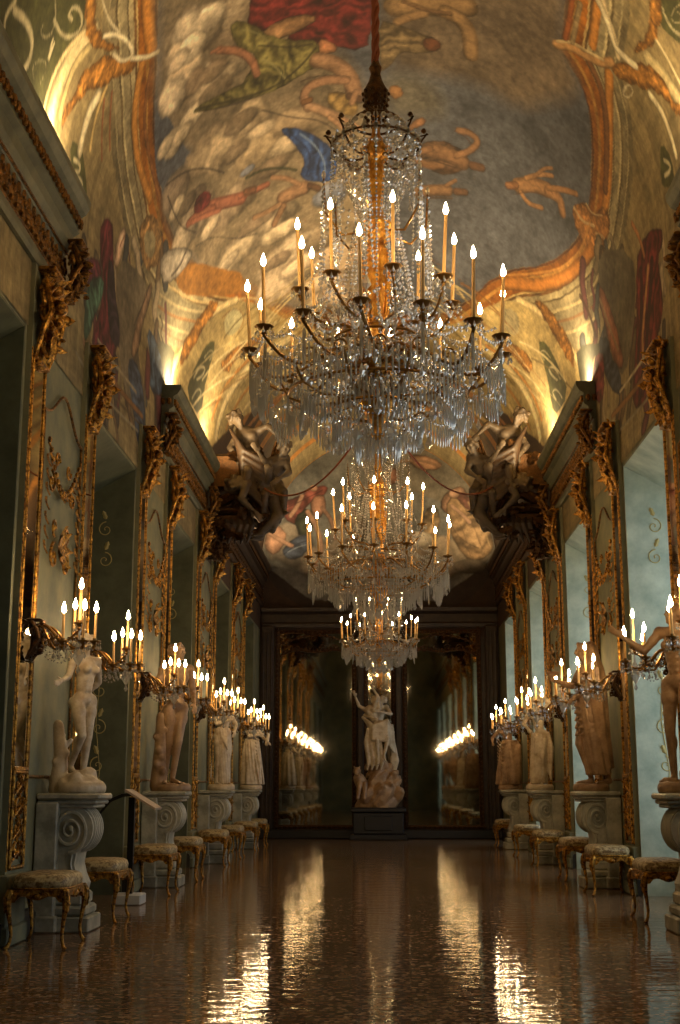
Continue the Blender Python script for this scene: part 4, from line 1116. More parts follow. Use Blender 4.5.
def make_sconce():
    t=thing('wall_candelabrum','x','sconce')
    b=MB(); ornament_cluster(b,.34,.2,11); o=b.build('backplate','dark_gold',t); o.location=(0,0,-.17)
    spec=[(.30,-.10,-.03,.2),(.33,.12,.02,.21),(.46,-.12,-.03,.22),(.50,.09,-.01,.21),(.40,0.0,.12,.25)]
    for i,(x,y,z,h) in enumerate(spec):
        a=MB(); P=[]
        for k in range(15):
            u=k/14
            P.append((.06+(x-.06)*u, y*u**1.3*1.0+.04*math.sin(u*PI*2)*(1 if y>0 else -1), .04+.10*math.sin(u*PI*.9)*(1-u)*2 - .15*math.sin(u*PI)**2*u*1.6+(z-.09)*u*u))
        P.append((x,y,z-.045)); a.tube(P,[.011]*10+[.009]*6,6)
        scrolltube(a,(x*.55,y*.55,-.02),.045,1.1,PI/2,1,.007,'xz',14)
        ao=a.build('arm','brass',t)
        # glass drip pans and hanging drops
        candle(ao,x,y,z,h,.0115,.05,((x-.3)*.08,y*.25))
        d=MB()
        for k in range(6):
            an=2*PI*k/6; d.bead((x+.045*math.cos(an),y+.045*math.sin(an),z-.01),.007,.01); d.drop((x+.045*math.cos(an),y+.045*math.sin(an),z-.02),.011,.045)
        for k in range(2,13,1):
            p=P[k]; d.bead((p[0],p[1],p[2]-.02),.008); 
            if k%3==0: d.drop((p[0],p[1],p[2]-.03),.014,.06)
        d.build('crystal_drops','crystal',ao)
    s=MB()
    for sy in (-1,1):                       # swagged bead strings back to the plate
        for q in range(2):
            for k in range(13):
                u=k/12; s.bead((.06+(.42-.1*q)*u, sy*(.03+.13*u), .04-.16*math.sin(PI*u)-.02*q-.05*u),.009)
    s.lathe([(.004,-.2),(.03,-.16),(.045,-.12),(.02,-.07),(.03,-.04),(.01,0),(.008,.08)],8,(.40,0,0))
    s.drop((.40,0,-.19),.02,.07)
    s.build('crystal_swags','crystal',t)
    return t

def make_stool():
    t=thing('gilt_stool','x','stool')
    L,D=.32,.21
    c=MB(); rings=[]
    for z,k in ((.40,.93),(.425,1.0),(.46,1.02),(.49,.97),(.508,.85),(.516,.6),(.518,.2)):
        r=[]
        for i in range(36):
            a=2*PI*i/36; cx,sx=math.cos(a),math.sin(a); p=.45
            r.append((D*k*math.copysign(abs(cx)**p,cx), L*k*math.copysign(abs(sx)**p,sx), z))
        rings.append(r)
    vs=[v for r in rings for v in r]; fs=[(i*36+k,i*36+(k+1)%36,(i+1)*36+(k+1)%36,(i+1)*36+k) for i in range(6) for k in range(36)]+[tuple(range(35,-1,-1)),tuple(6*36+k for k in range(36))]
    c.add(vs,fs); s=c.build('seat','cushion',t)
    tr=MB()
    P=[(D*1.01*math.copysign(abs(math.cos(a))**.45,math.cos(a)),L*1.01*math.copysign(abs(math.sin(a))**.45,math.sin(a)),.415) for a in [2*PI*i/36 for i in range(36)]]
    tr.tube(P,.008,5,True); tr.build('braid','gold',s)
    a=MB()
    for sx in (1,-1):       # serpentine aprons
        for axis,hl,ot in (('y',L,D),('x',D,L)):
            n=14; top=[];bot=[]
            vs=[]
            for i in range(n+1):
                u=-1+2*i/n; dz=.035+.022*math.cos(u*PI*2)-.02*abs(u)**2+.012
                v=u*hl*.88
                for off in (-.012,.012):
                    for zz in (.405,.405-.03-dz*.6-.025*(abs(u)>.75)):
                        vs.append((sx*(ot*.93+off),v,zz) if axis=='y' else (v,sx*(ot*.93+off),zz))
            fs=[]
            for i in range(n):
                b0=i*4; b1=b0+4
                fs+=[(b0,b1,b1+1,b0+1),(b0+2,b0+3,b1+3,b1+2),(b0,b0+2,b1+2,b1),(b0+1,b1+1,b1+3,b0+3)]
            fs+=[(0,1,3,2),(n*4,n*4+2,n*4+3,n*4+1)]
            a.add(vs,fs)
            cpt=(sx*(ot*.93+.015),0,.36) if axis=='y' else (0,sx*(ot*.93+.015),.36)
            a.ell(cpt,(.02,.035,.024) if axis=='y' else (.035,.02,.024),8,5)
            for q in (-1,1):
                if axis=='y': scrolltube(a,(sx*(ot*.93+.015),q*.07,.368),.025,1.1,0,q,.006,'yz',12)
                else: scrolltube(a,(q*.06,sx*(ot*.93+.015),.368),.022,1.1,0,q,.006,'xz',12)
    a.build('apron','gold',t)
    for sx in (1,-1):
        for sy in (1,-1):
            l=MB(); d=Vector((sx,sy,0)).normalized(); b=Vector((sx*D*.9,sy*L*.9,0))
            pr=[(.40,.0,.03),(.37,.018,.034),(.32,.026,.027),(.26,.018,.02),(.18,0.0,.015),(.10,-.012,.012),(.05,-.004,.012),(.025,.012,.015),(.012,.022,.014),(0,.022,.012)]
            l.tube([b+d*o+Vector((0,0,z)) for z,o,r in pr],[r for z,o,r in pr],8)
            leaf(l,b+d*.05+Vector((0,0,.37)),(d.x*.05,d.y*.05,-1),.12,.022,-.1,d); l.ell(b+d*.03+Vector((0,0,.012)),(.016,.016,.012))
            l.build('leg','gold',t)
    return t

def make_pedestal():
    t=thing('scroll_pedestal','x','pedestal')
    # +x out of the wall, faces y = +-.25
    b=MB(); b.bbox((0,-.34,0),(.22,.34,1.0),.012); b.bbox((0,-.36,0),(.25,.36,.13),.015); b.build('back_block','marble',t)
    p=MB(); p.bbox((.0,-.29,0),(.56,.29,.12),.012); p.bbox((.05,-.27,.12),(.52,.27,.2),.02); p.bbox((.08,-.25,.2),(.48,.25,.3),.02); p.build('plinth','marble',t)
    cx,cz=.36,.79
    v=MB(); P=[]
    for k in range(25): a=-PI*.62+2*PI*.80*k/24; P.append((cx+.2*math.cos(a),cz+.185*math.sin(a)))
    body=[(.12,.3),(.42,.3),(.44,.36),(.40,.44),(.37,.52),(.36,.6)]
    # side outline: foot, waist, volute, back
    out=[(.1,.3),(.44,.3),(.455,.36),(.41,.44),(.385,.52),(.40,.60)]
    for k in range(18): a=-PI*.42+PI*.98*k/17; out.append((cx+.2*math.cos(a)+.0,cz+.175*math.sin(a)))
    out+=[(.1,.965)]
    v.prism(out,-.24,.24)
    for s in (-1,1):
        y=s*.245
        S=spiral((cx-.03,y,cz-.01),.175,2.4,-PI*.5,1 ,56,.1,'xz'); S=[(x,y+s*.012*(i/55),z) for i,(x,_,z) in enumerate(S)]
        v.tube(S,[.02*(1-.45*i/55) for i in range(56)],6); v.ell((S[-1][0],y+s*.012,S[-1][2]),(.028,.016,.028))
        v.tube([(.42,y,.34),(.375,y,.44),(.35,y,.52),(.36,y,.6)],.014,6)
        S=spiral((.36,y,.36),.05,1.4,0,-1,20,.15,'xz'); v.tube(S,.009,5)
        for k in range(4): v.ell((.16+.02*(k%2),y,.38+.09*k),(.025,.012,.04),6,4)
    for k in range(-2,3): v.tube([(cx+.203*math.cos(a),k*.085,cz+.178*math.sin(a)) for a in [-1.2+.2*j for j in range(13)]],.02,6)
    v.build('volute','marble',t)
    s=MB(); s.bbox((.0,-.27,.955),(.57,.27,.985),.01); s.bbox((-.0,-.30,.985),(.60,.30,1.02),.012); s.bbox((0,-.33,1.02),(.63,.33,1.07),.014); s.build('top_slab','marble',t)
    for o in bpy.data.objects:
        if o.parent is t:
            for v in o.data.vertices: v.co.x*=.80; v.co.y*=.80
    return t

# ------------------------------------------------------------------ sculpture
def cap(mb,p0,p1,r0,r1,n=12):
    p0,p1=Vector(p0),Vector(p1); d=p1-p0
    pts=[p0-d.normalized()*r0*.95,p0-d.normalized()*r0*.6]+[p0+d*(i/4) for i in range(5)]+[p1+d.normalized()*r1*.6,p1+d.normalized()*r1*.95]
    rr=[r0*.3,r0*.8]+[r0+(r1-r0)*i/4 for i in range(5)]+[r1*.8,r1*.3]
    mb.tube(pts,rr,n)
def remesh(mb,name,mat,parent,vox=.011,sm=2):
    me=bpy.data.meshes.new('tmp'); me.from_pydata(mb.v,[],mb.f); me.update(); bm_fix(me)
    o=bpy.data.objects.new('tmp',me); COL.objects.link(o)
    m=o.modifiers.new('r','REMESH'); m.mode='VOXEL'; m.voxel_size=vox; m.use_smooth_shade=True
    if sm:
        m=o.modifiers.new('s','SMOOTH'); m.factor=.5; m.iterations=sm
    dg=bpy.context.evaluated_depsgraph_get(); n=bpy.data.meshes.new_from_object(o.evaluated_get(dg)); n.name=name
    bpy.data.objects.remove(o); bpy.data.meshes.remove(me)
    n.materials.clear(); n.materials.append(M[mat])
    if name in ('rock_base','base','rock','beast'):
        for v in n.vertices: v.co.z=max(v.co.z,0.002)
    n.polygons.foreach_set('use_smooth',[True]*len(n.polygons))
    q=bpy.data.objects.new(name,n); COL.objects.link(q)
    if parent is not None: q.parent=parent
    return q
DJ=dict(head=(0,-.01,1.60),neck=(0,.01,1.46),chest=(0,0,1.28),waist=(0,0,1.10),pel=(0,0,.96),
  shl=(.17,.01,1.41),shr=(-.17,.01,1.41),ell=(.23,.03,1.13),elr=(-.23,.03,1.13),wrl=(.22,-.06,.90),wrr=(-.22,-.06,.90),
  hpl=(.09,0,.93),hpr=(-.09,0,.93),knl=(.10,-.03,.51),knr=(-.10,-.02,.51),anl=(.10,.02,.08),anr=(-.10,.02,.08),
  tol=(.13,-.14,.03),tor=(-.13,-.14,.03),look=(0,-1,0))
def human(J=None,female=False,hair=1,beard=False,mb=None):
    """one body as overlapping solids, later fused into one skin; left = +x, faces -y"""
    j=dict(DJ); j.update(J or {}); j={k:Vector(v) for k,v in j.items()}; b=mb or MB()
    lk=j['look'].normalized(); up=(j['head']-j['neck']); up=(up-lk*up.dot(lk)).normalized(); sd=lk.cross(up)
    def H(x,y,z): return j['head']+sd*x+lk*y+up*z
    RM=Matrix((sd,lk,up)).transposed().to_4x4()
    b.ell(H(0,-.01,.02),(.072,.088,.098),12,8,RM); b.ell(H(0,.03,-.045),(.05,.05,.062),10,6,RM)       # skull, jaw
    b.tube([H(0,.083,.035),H(0,.102,-.012),H(0,.088,-.022)],[.009,.014,.012],6)                        # nose
    for s in (1,-1):
        b.ell(H(s*.028,.074,.034),(.021,.013,.008),8,5,RM); b.ell(H(s*.03,.072,.016),(.012,.01,.008),8,5,RM); b.ell(H(s*.034,.06,-.015),(.018,.016,.02),8,5,RM)
        b.ell(H(s*.073,-.005,.0),(.01,.018,.028),6,5,RM)
    b.ell(H(0,.08,-.042),(.024,.012,.007),8,4,RM); b.ell(H(0,.078,-.054),(.02,.012,.006),8,4,RM); b.ell(H(0,.072,-.08),(.02,.016,.015),8,5,RM)
    if hair:
        for i in range(26):
            a=i*2.4; z=-.02+.13*((i*7)%13)/13; rr=.082*math.sqrt(max(.05,1-((z-.02)/.115)**2)); x=rr*math.cos(a); y=-.02+rr*1.12*math.sin(a)
            if y>.045 and z<.075: continue
            b.ell(H(x,y,z),.022+.006*hair,7,5)
        if female: b.ell(H(0,-.115,.01),(.04,.045,.04),8,6,RM)
    if beard:
        for i in range(8): b.ell(H(.035*math.cos(i*.8),.06+.02*math.sin(i),-.075-.02*(i%4)),.024,7,5)
    cap(b,j['neck']-up*.06,j['head']-up*.04,.055,.048)
    ax=(j['shl']-j['shr']).normalized(); sp=(j['chest']-j['waist']).normalized(); fr=ax.cross(sp).normalized()
    if fr.dot(Vector((0,-1,0)))<-.7: fr=-fr
    T=Matrix((ax,fr,sp)).transposed().to_4x4()
    wd=.135 if female else .155
    b.ell(j['chest']+sp*.02,(wd,.098,.155),14,9,T); b.ell((j['chest']+j['waist'])/2,(wd*.86,.088,.13),14,8,T)
    b.ell(j['waist'],(wd*.78,.08,.10),14,8,T); 
    hx=(j['hpl']-j['hpr']).normalized(); T2=Matrix((hx,fr,hx.cross(fr))).transposed().to_4x4()
    b.ell(j['pel'],(.15 if female else .135,.095,.10),14,8,T2)
    cap(b,j['shl'],j['shr'],.058,.058); cap(b,j['neck']-up*.03,j['shl'],.05,.05); cap(b,j['neck']-up*.03,j['shr'],.05,.05)
    for s in (1,-1):
        c=j['chest']+ax*(s*.065)+fr*.075+sp*.02
        if female: b.ell(c+fr*.012,(.052,.05,.05),10,7,T)
        else: b.ell(c-fr*.01,(.07,.038,.055),10,7,T)
        b.ell(j['pel']+hx*(s*.065)-fr*.07-Vector((0,0,.03)),(.075,.07,.08),10,7,T2)
        for k in range(3): b.ell((j['waist']+sp*(.08-.06*k))+ax*s*.03+fr*.062,(.032,.03,.028),8,5,T)
    for q in 'lr':
        sh,el,wr=j['sh'+q],j['el'+q],j['wr'+q]; hp,kn,an,to=j['hp'+q],j['kn'+q],j['an'+q],j['to'+q]
        b.ell(sh,.064,10,7); cap(b,sh,el,.052,.038); b.ell(sh.lerp(el,.45),.052,10,7); cap(b,el,wr,.04,.025); b.ell(el.lerp(wr,.25),.042,10,7)
        d=(wr-el).normalized(); pc=j.get('pd'+q); pl=Vector(pc).normalized() if pc is not None else Vector((0,1,0)); pl=(pl-d*pl.dot(d)); pl=pl.normalized() if pl.length>.1 else d.orthogonal()
        s2=d.cross(pl); hc=wr+d*.055
        TM=Matrix((s2,d,pl)).transposed().to_4x4(); b.ell(hc,(.036,.05,.016),10,7,TM)
        cu=float((j.get('curl'+q) or Vector((.5,0,0)))[0])
        for fi in range(4):
            x=(-.029+.019*fi); L=(.062,.075,.07,.055)[fi]; p=hc+d*.035+s2*x; a=.25*cu; P=[p]
            for sg_ in range(3):
                a+=.45*cu; P.append(P[-1]+(d*math.cos(a)+pl*math.sin(a)+s2*x*1.6)*L/2.6)
            b.tube(P,[.0105,.010,.0095,.008],6)
        tb=wr+d*.02-s2*.03; b.tube([tb,tb+d*.03-s2*.022+pl*.01,tb+d*.058-s2*.026+pl*.022],[.013,.012,.009],6)
        cap(b,hp,kn,.085,.054); b.ell(hp.lerp(kn,.3),(.088,.088,.12),12,8); b.ell(kn,.056,10,7); cap(b,kn,an,.052,.034); b.ell(kn.lerp(an,.28)+Vector((0,.02,0)),(.052,.056,.1),10,7)
        b.ell(an-Vector((0,0,.03)),(.036,.042,.04),8,6); cap(b,an-Vector((0,0,.035)),to,.036,.022)
        dd=(to-an); dd.z=0; dd=dd.normalized(); ss=Vector((-dd.y,dd.x,0))
        for k in range(5): b.ell(to+dd*.03+ss*(.03-.015*k),(.012,.012,.011),6,4)
    return b
def fold(mb,P,r=.016): mb.tube(P,[r*.5]+[r]*(len(P)-2)+[r*.4],7)
def rock(mb,c,rx,ry,h,seed,n=16):
    r=random.Random(seed)
    for i in range(n):
        a=r.random()*2*PI; q=r.random()**.6; s=.5+.5*r.random()
        mb.ell((c[0]+rx*.75*q*math.cos(a),c[1]+ry*.75*q*math.sin(a),c[2]+h*(.35*r.random()+.25*(1-q))),(rx*.42*s,ry*.42*s,h*.45*s),7,5,Euler((r.random(),r.random(),r.random())).to_matrix().to_4x4())
# ------------------------------------------------------------------ chandelier
def ring_pt(r,a,z): return (r*math.cos(a),r*math.sin(a),z)
def strand(mb,p,q,sag,r=.012,step=.03):
    p,q=Vector(p),Vector(q); n=max(3,int((p-q).length/step))
    for i in range(n+1):
        u=i/n; c=p.lerp(q,u); c.z-=sag*4*u*(1-u); mb.bead(c,r*(1.25 if i%3==0 else .9),r*1.3)
def fringe(mb,r,z,a0,a1,sag,h,n=9,wid=.007):
    for i in range(n+1):
        u=i/n; a=a0+(a1-a0)*u; zz=z-sag*4*u*(1-u); p=ring_pt(r,a,zz)
        mb.bead(p,.011); mb.rod((p[0],p[1],zz-.014),wid,h*(.85+.3*math.sin(PI*u)))
def make_chandelier():
    t=thing('crystal_chandelier','x','chandelier')
    s=MB()
    s.lathe([(.01,.02),(.05,.06),(.03,.12),(.09,.2),(.14,.27),(.1,.34),(.05,.4),(.07,.5),(.13,.58),(.13,.66),(.07,.7),(.045,.78),(.06,.84),(.075,.98),(.085,1.2),(.095,1.36),(.06,1.4),(.05,1.44),(.11,1.5),(.12,1.56),(.07,1.62),(.04,1.68),(.05,1.78),(.06,1.95),(.045,2.05),(.09,2.12),(.07,2.18),(.03,2.24),(.02,2.45)],16)
    for k in range(10):
        a=2*PI*k/10; s.tube([ring_pt(.062,a,.84),ring_pt(.08,a,.98),ring_pt(.092,a,1.2),ring_pt(.1,a,1.36)],.012,5)
        leaf(s,ring_pt(.06,a,1.42),(math.cos(a)*.8,math.sin(a)*.8,.8),.14,.03,.4,(0,0,1)); leaf(s,ring_pt(.05,a,2.04),(math.cos(a),math.sin(a),.8),.12,.025,.4,(0,0,1))
        leaf(s,ring_pt(.08,a,.56),(math.cos(a),math.sin(a),-.4),.16,.035,.3,(0,0,1))
    s.build('gilded_stem','bright_gold',t)
    c=MB()
    c.tube([ring_pt(.31,2*PI*k/32,2.15) for k in range(32)],.008,6,True)
    c.tube([ring_pt(.17,2*PI*k/24,2.34) for k in range(24)],.009,6,True)
    for k in range(8):
        a=2*PI*k/8
        c.tube([ring_pt(.05,a,2.1),ring_pt(.11,a,2.06),ring_pt(.18,a,2.05),ring_pt(.25,a,2.08),ring_pt(.31,a,2.15)],.008,6)
        c.tube([ring_pt(.31+.045*(1-math.cos(q*.55))*(1 if q<6 else .8)-.006*q, a, 2.15+.05*q*.5-(.0 if q<5 else .03*(q-4))) for q in range(9)],[.008-.0004*q for q in range(9)],6)
        c.ell(ring_pt(.335,a,2.27),.02,6,4)
    c.build('crown','dark_gold',t)
    g=MB()
    for k in range(24):
        a=2*PI*k/24; strand(g,ring_pt(.31,a,2.2),ring_pt(.29+.05*(k%2),a,1.85-.3*(k%3)),0,.011); 
        if k%2: g.drop(ring_pt(.34,a,1.84-.3*(k%3)),.018,.07)
        strand(g,ring_pt(.31,a,2.18),ring_pt(.1,a,1.6),.04,.011); g.ell(ring_pt(.3,a,2.16),.026,6,4); g.ell(ring_pt(.2,a,2.3),.02,6,4)
        g.ell(ring_pt(.25,a,2.08),.022,6,4)
    for k in range(16): a=2*PI*k/16; strand(g,ring_pt(.15,a,1.55),ring_pt(.26,a,1.0),-.02,.011); strand(g,ring_pt(.31,a,2.12),ring_pt(.31,a+2*PI/16,2.12),.09,.01,.025)
    g.build('crown_crystals','crystal',t)
    for k in range(6):
        w=MB(); x=MB()
        a=2*PI*k/6+.35
        w.tube([ring_pt(.1,a,1.5),ring_pt(.25,a,1.46),ring_pt(.37,a,1.6),ring_pt(.385,a,1.86)],[.01,.009,.008,.006],6); x.ell(ring_pt(.385,a,1.88),(.015,.015,.035),6,5)
        for j in range(3):
            b=a+(j-1)*.12; strand(x,ring_pt(.385,a,1.83),ring_pt(.40,b,1.1-.08*(j%2)),-.0,.014,.035)
        x.drop(ring_pt(.40,a,1.06),.034,.13)
        wo=w.build('spire_branch','brass',t); x.build('spire_crystals','crystal',wo)
    tiers=[(14,.86,.65,.40,0.11),(8,.53,1.04,.42,.2)]
    for ti,(n,r,zc,h,off) in enumerate(tiers):
        for k in range(n):
            a=2*PI*k/n+off; b=MB(); r0=.1; z0=.55 if ti==0 else .75
            jit=R.uniform(-.03,.03)
            P=[]
            for i in range(17):
                u=i/16; rr=r0+(r-r0)*u; zz=z0+(.16*math.sin(u*PI*1.15)*(1-u) if ti==0 else .1*math.sin(u*PI)) - (.26 if ti==0 else .2)*math.sin(PI*u**1.25)*u + (zc+jit-.05-z0)*u**2.2
                P.append(ring_pt(rr,a+.14*math.sin(u*PI),zz))
            P.append(ring_pt(r,a,zc+jit-.045)); b.tube(P,[.014]*8+[.012]*10,6)
            scrolltube(b,(P[10][0],P[10][1],P[10][2]+.06),.05,1.1,0,1,.007,'xz',14)
            ao=b.build('arm','brass',t)
            px,py,_=ring_pt(r,a,0); candle(ao,px,py,zc+jit,h,.0125,.062,(math.cos(a)*.05+R.uniform(-.02,.02),math.sin(a)*.05))
            d=MB()
            for q in range(8): an=2*PI*q/8; d.drop((px+.058*math.cos(an),py+.058*math.sin(an),zc+jit-.005),.011,.05)
            for q in range(3,16,1):
                p=P[q]; d.bead((p[0],p[1],p[2]-.022),.012)
                if q%2==0: d.drop((p[0],p[1],p[2]-.035),.014,.06+.03*(q%3))
            if ti==0:
                a2=a+2*PI/n
                fringe(d,r*.99,.52,a,a2,.12,.14,10,.007); strand(d,ring_pt(r,a,.62),ring_pt(r,a2,.62),.06,.012)
                d2=MB(); (fringe(d2,r*.93,.36,a+.05,a2-.05,.09,.14,9,.007) if k%2 else fringe(d2,r*.7,.34,a,a2,.1,.13,8,.007))
                d.rod(ring_pt(r*.99,a,.56),.012,.26); d.drop(ring_pt(r*.97,a,.30),.022,.09)
            else:
                a2=a+2*PI/n; strand(d,ring_pt(r,a,zc-.05),ring_pt(r,a2,zc-.05),.12,.012)
                strand(d,ring_pt(r,a,zc-.06),ring_pt(.86,a+.1,.66),.12,.011)
                strand(d,ring_pt(.33,a,1.55),ring_pt(r,a,zc-.03),.1,.011)
            d.build('crystal_fringe','crystal',ao)
            if ti==0: d2.build('lower_fringe','crystal',ao)
    # lower body
    m=MB()
    for r,z in ((.60,.33),(.30,.24),(.3,.72)): m.tube([ring_pt(r,2*PI*k/40,z) for k in range(40)],.010,5,True)
    for k in range(10): a=2*PI*k/10; m.tube([ring_pt(.06,a,.5),ring_pt(.2,a,.3),ring_pt(.45,a,.27),ring_pt(.6,a,.33),ring_pt(.66,a,.45)],.009,5)
    m.build('basket_frame','brass',t)
    q=MB()
    for r,z,n,h in ((.52,.30,7,.13),(.30,.20,6,.12),(.15,.08,6,.12)):
        if r<.5: q.build('basket_fringe','crystal',t); q=MB()
        for k in range(n): fringe(q,r,z,2*PI*k/n,2*PI*(k+1)/n,.12*r+.04,h,max(5,int(16*r/.6)+2),.007)
    for k in range(12): a=2*PI*k/12; fringe(q,.19,.44,a,a+2*PI/12,.02,.16,4,.009)
    q.build('basket_fringe','crystal',t)
    for k in range(8):
        a=2*PI*k/8
        for rr,zz,aa in ((.5,.2,a),(.3,.1,a+.3)):
            q=MB(); q.bead(ring_pt(rr,aa,zz-.02),.016); q.drop(ring_pt(rr,aa,zz-.04),.03,.11); q.build('pendant_drop','crystal',t)
    q=MB(); q.ell((0,0,-.02),(.045,.045,.05),10,8); q.build('finial_ball','crystal',t)
    n_=MB()
    for k in range(20):
        a=2*PI*k/20
        if k%2: strand(n_,ring_pt(.60,a,.35),ring_pt(.38,a+.2,.26),.05,.013); strand(n_,ring_pt(.38,a,.26),ring_pt(.15,a+.3,.22),.03,.013)
        strand(n_,ring_pt(.3,a,.95),ring_pt(.74,a+.1,.60),.12,.012)
        strand(n_,ring_pt(.22,a,1.0),ring_pt(.36,a+.1,.5),.03,.012); strand(n_,ring_pt(.13,a,.7),ring_pt(.5,a+.2,.5),.08,.013)
    for k in range(160):
        a=R.random()*2*PI; r=.12+.68*R.random(); n_.bead(ring_pt(r,a,.3+.4*R.random()*(1.1-r)),.018,.022)
    n_.build('crystal_net','crystal',t)
    return t
def rope(parent,z0,z1):
    m=MB(); n=max(8,int((z1-z0)/.05))
    for ph in (0,2*PI/3,4*PI/3):
        m.tube([(.016*math.cos(ph+i*.9),.016*math.sin(ph+i*.9),z0+(z1-z0)*i/n) for i in range(n+1)],.016,5)
    m.build('suspension_rope','rope',parent)
    g=MB(); g.lathe([(.03,z0-.02),(.05,z0+.02),(.085,z0+.07),(.09,z0+.16),(.05,z0+.24),(.035,z0+.30),(.05,z0+.34),(.02,z0+.4)],10)
    for k in range(10):
        a=2*PI*k/10
        for j in range(6): g.ell(ring_pt(.088-.004*j,a,z0+.14-.045*j),.016,5,4)
    g.build('rope_tassel','dark_gold',parent)

# ------------------------------------------------------------------ statues
def statue(name,label,loc,rz,sc,J,fem,mat,drap=None,base=None,hair=1,beard=False,extra=None,cat='statue'):
    t=thing(name,label,cat,loc,rz); b=human(J,fem,hair,beard); zb=.07
    o=remesh(b,'figure',mat,t,.0105/sc if sc<1 else .0105); o.location=(0,0,zb); o.scale=(sc,)*3
    if drap:
        d=MB(); drap(d); q=remesh(d,'drapery',mat,t,.014,1); q.location=(0,0,zb); q.scale=(sc,)*3
    p=MB()
    if base: base(p)
    p.lathe([(.20,0),(.21,.02),(.21,.06),(.19,.09)],20)
    remesh(p,'rock_base' if base else 'base',mat,t,.014,1)
    if extra: extra(t,mat,zb,sc)
    return t
def stump(h,x,y,r=.07):
    def f(p):
        cap(p,(x,y,.02),(x+.02,y,h*.5),r*1.3,r); cap(p,(x+.02,y,h*.5),(x-.02,y,h),r,r*.75); cap(p,(x,y,h*.6),(x+.1,y-.02,h*.78),r*.5,r*.35)
        rock(p,(0,0,.02),.2,.18,.14,5)
        for i in range(6): p.ell((x+R.uniform(-.05,.05),y+R.uniform(-.05,.05),h*(.2+.13*i)),r*.55,7,5)
    return f
def skirt(z0,z1,r0,r1,cx0=0,cx1=0,cy=0,folds=11,amp=.13,lean=0):
    def f(d):
        rings=[]; n=9
        for i in range(n):
            u=i/(n-1); z=z0+(z1-z0)*u; rings.append(((cx0+(cx1-cx0)*u,cy-lean*u,z),r0+(r1-r0)*u**.8,(r0+(r1-r0)*u**.8)*.82,.1*u))
        d.loft(rings,44,folds,amp,.6,.12)
        for k in range(7):
            a=-PI*.9+k*.35; P=[]
            for i in range(9):
                u=i/8; r=(r0+(r1-r0)*u**.8); P.append((cx0+(cx1-cx0)*u+r*math.cos(a+.5*u-.2),cy-lean*u+r*.84*math.sin(a+.5*u-.2),z0+(z1-z0)*u))
            fold(d,P,.02)
    return f
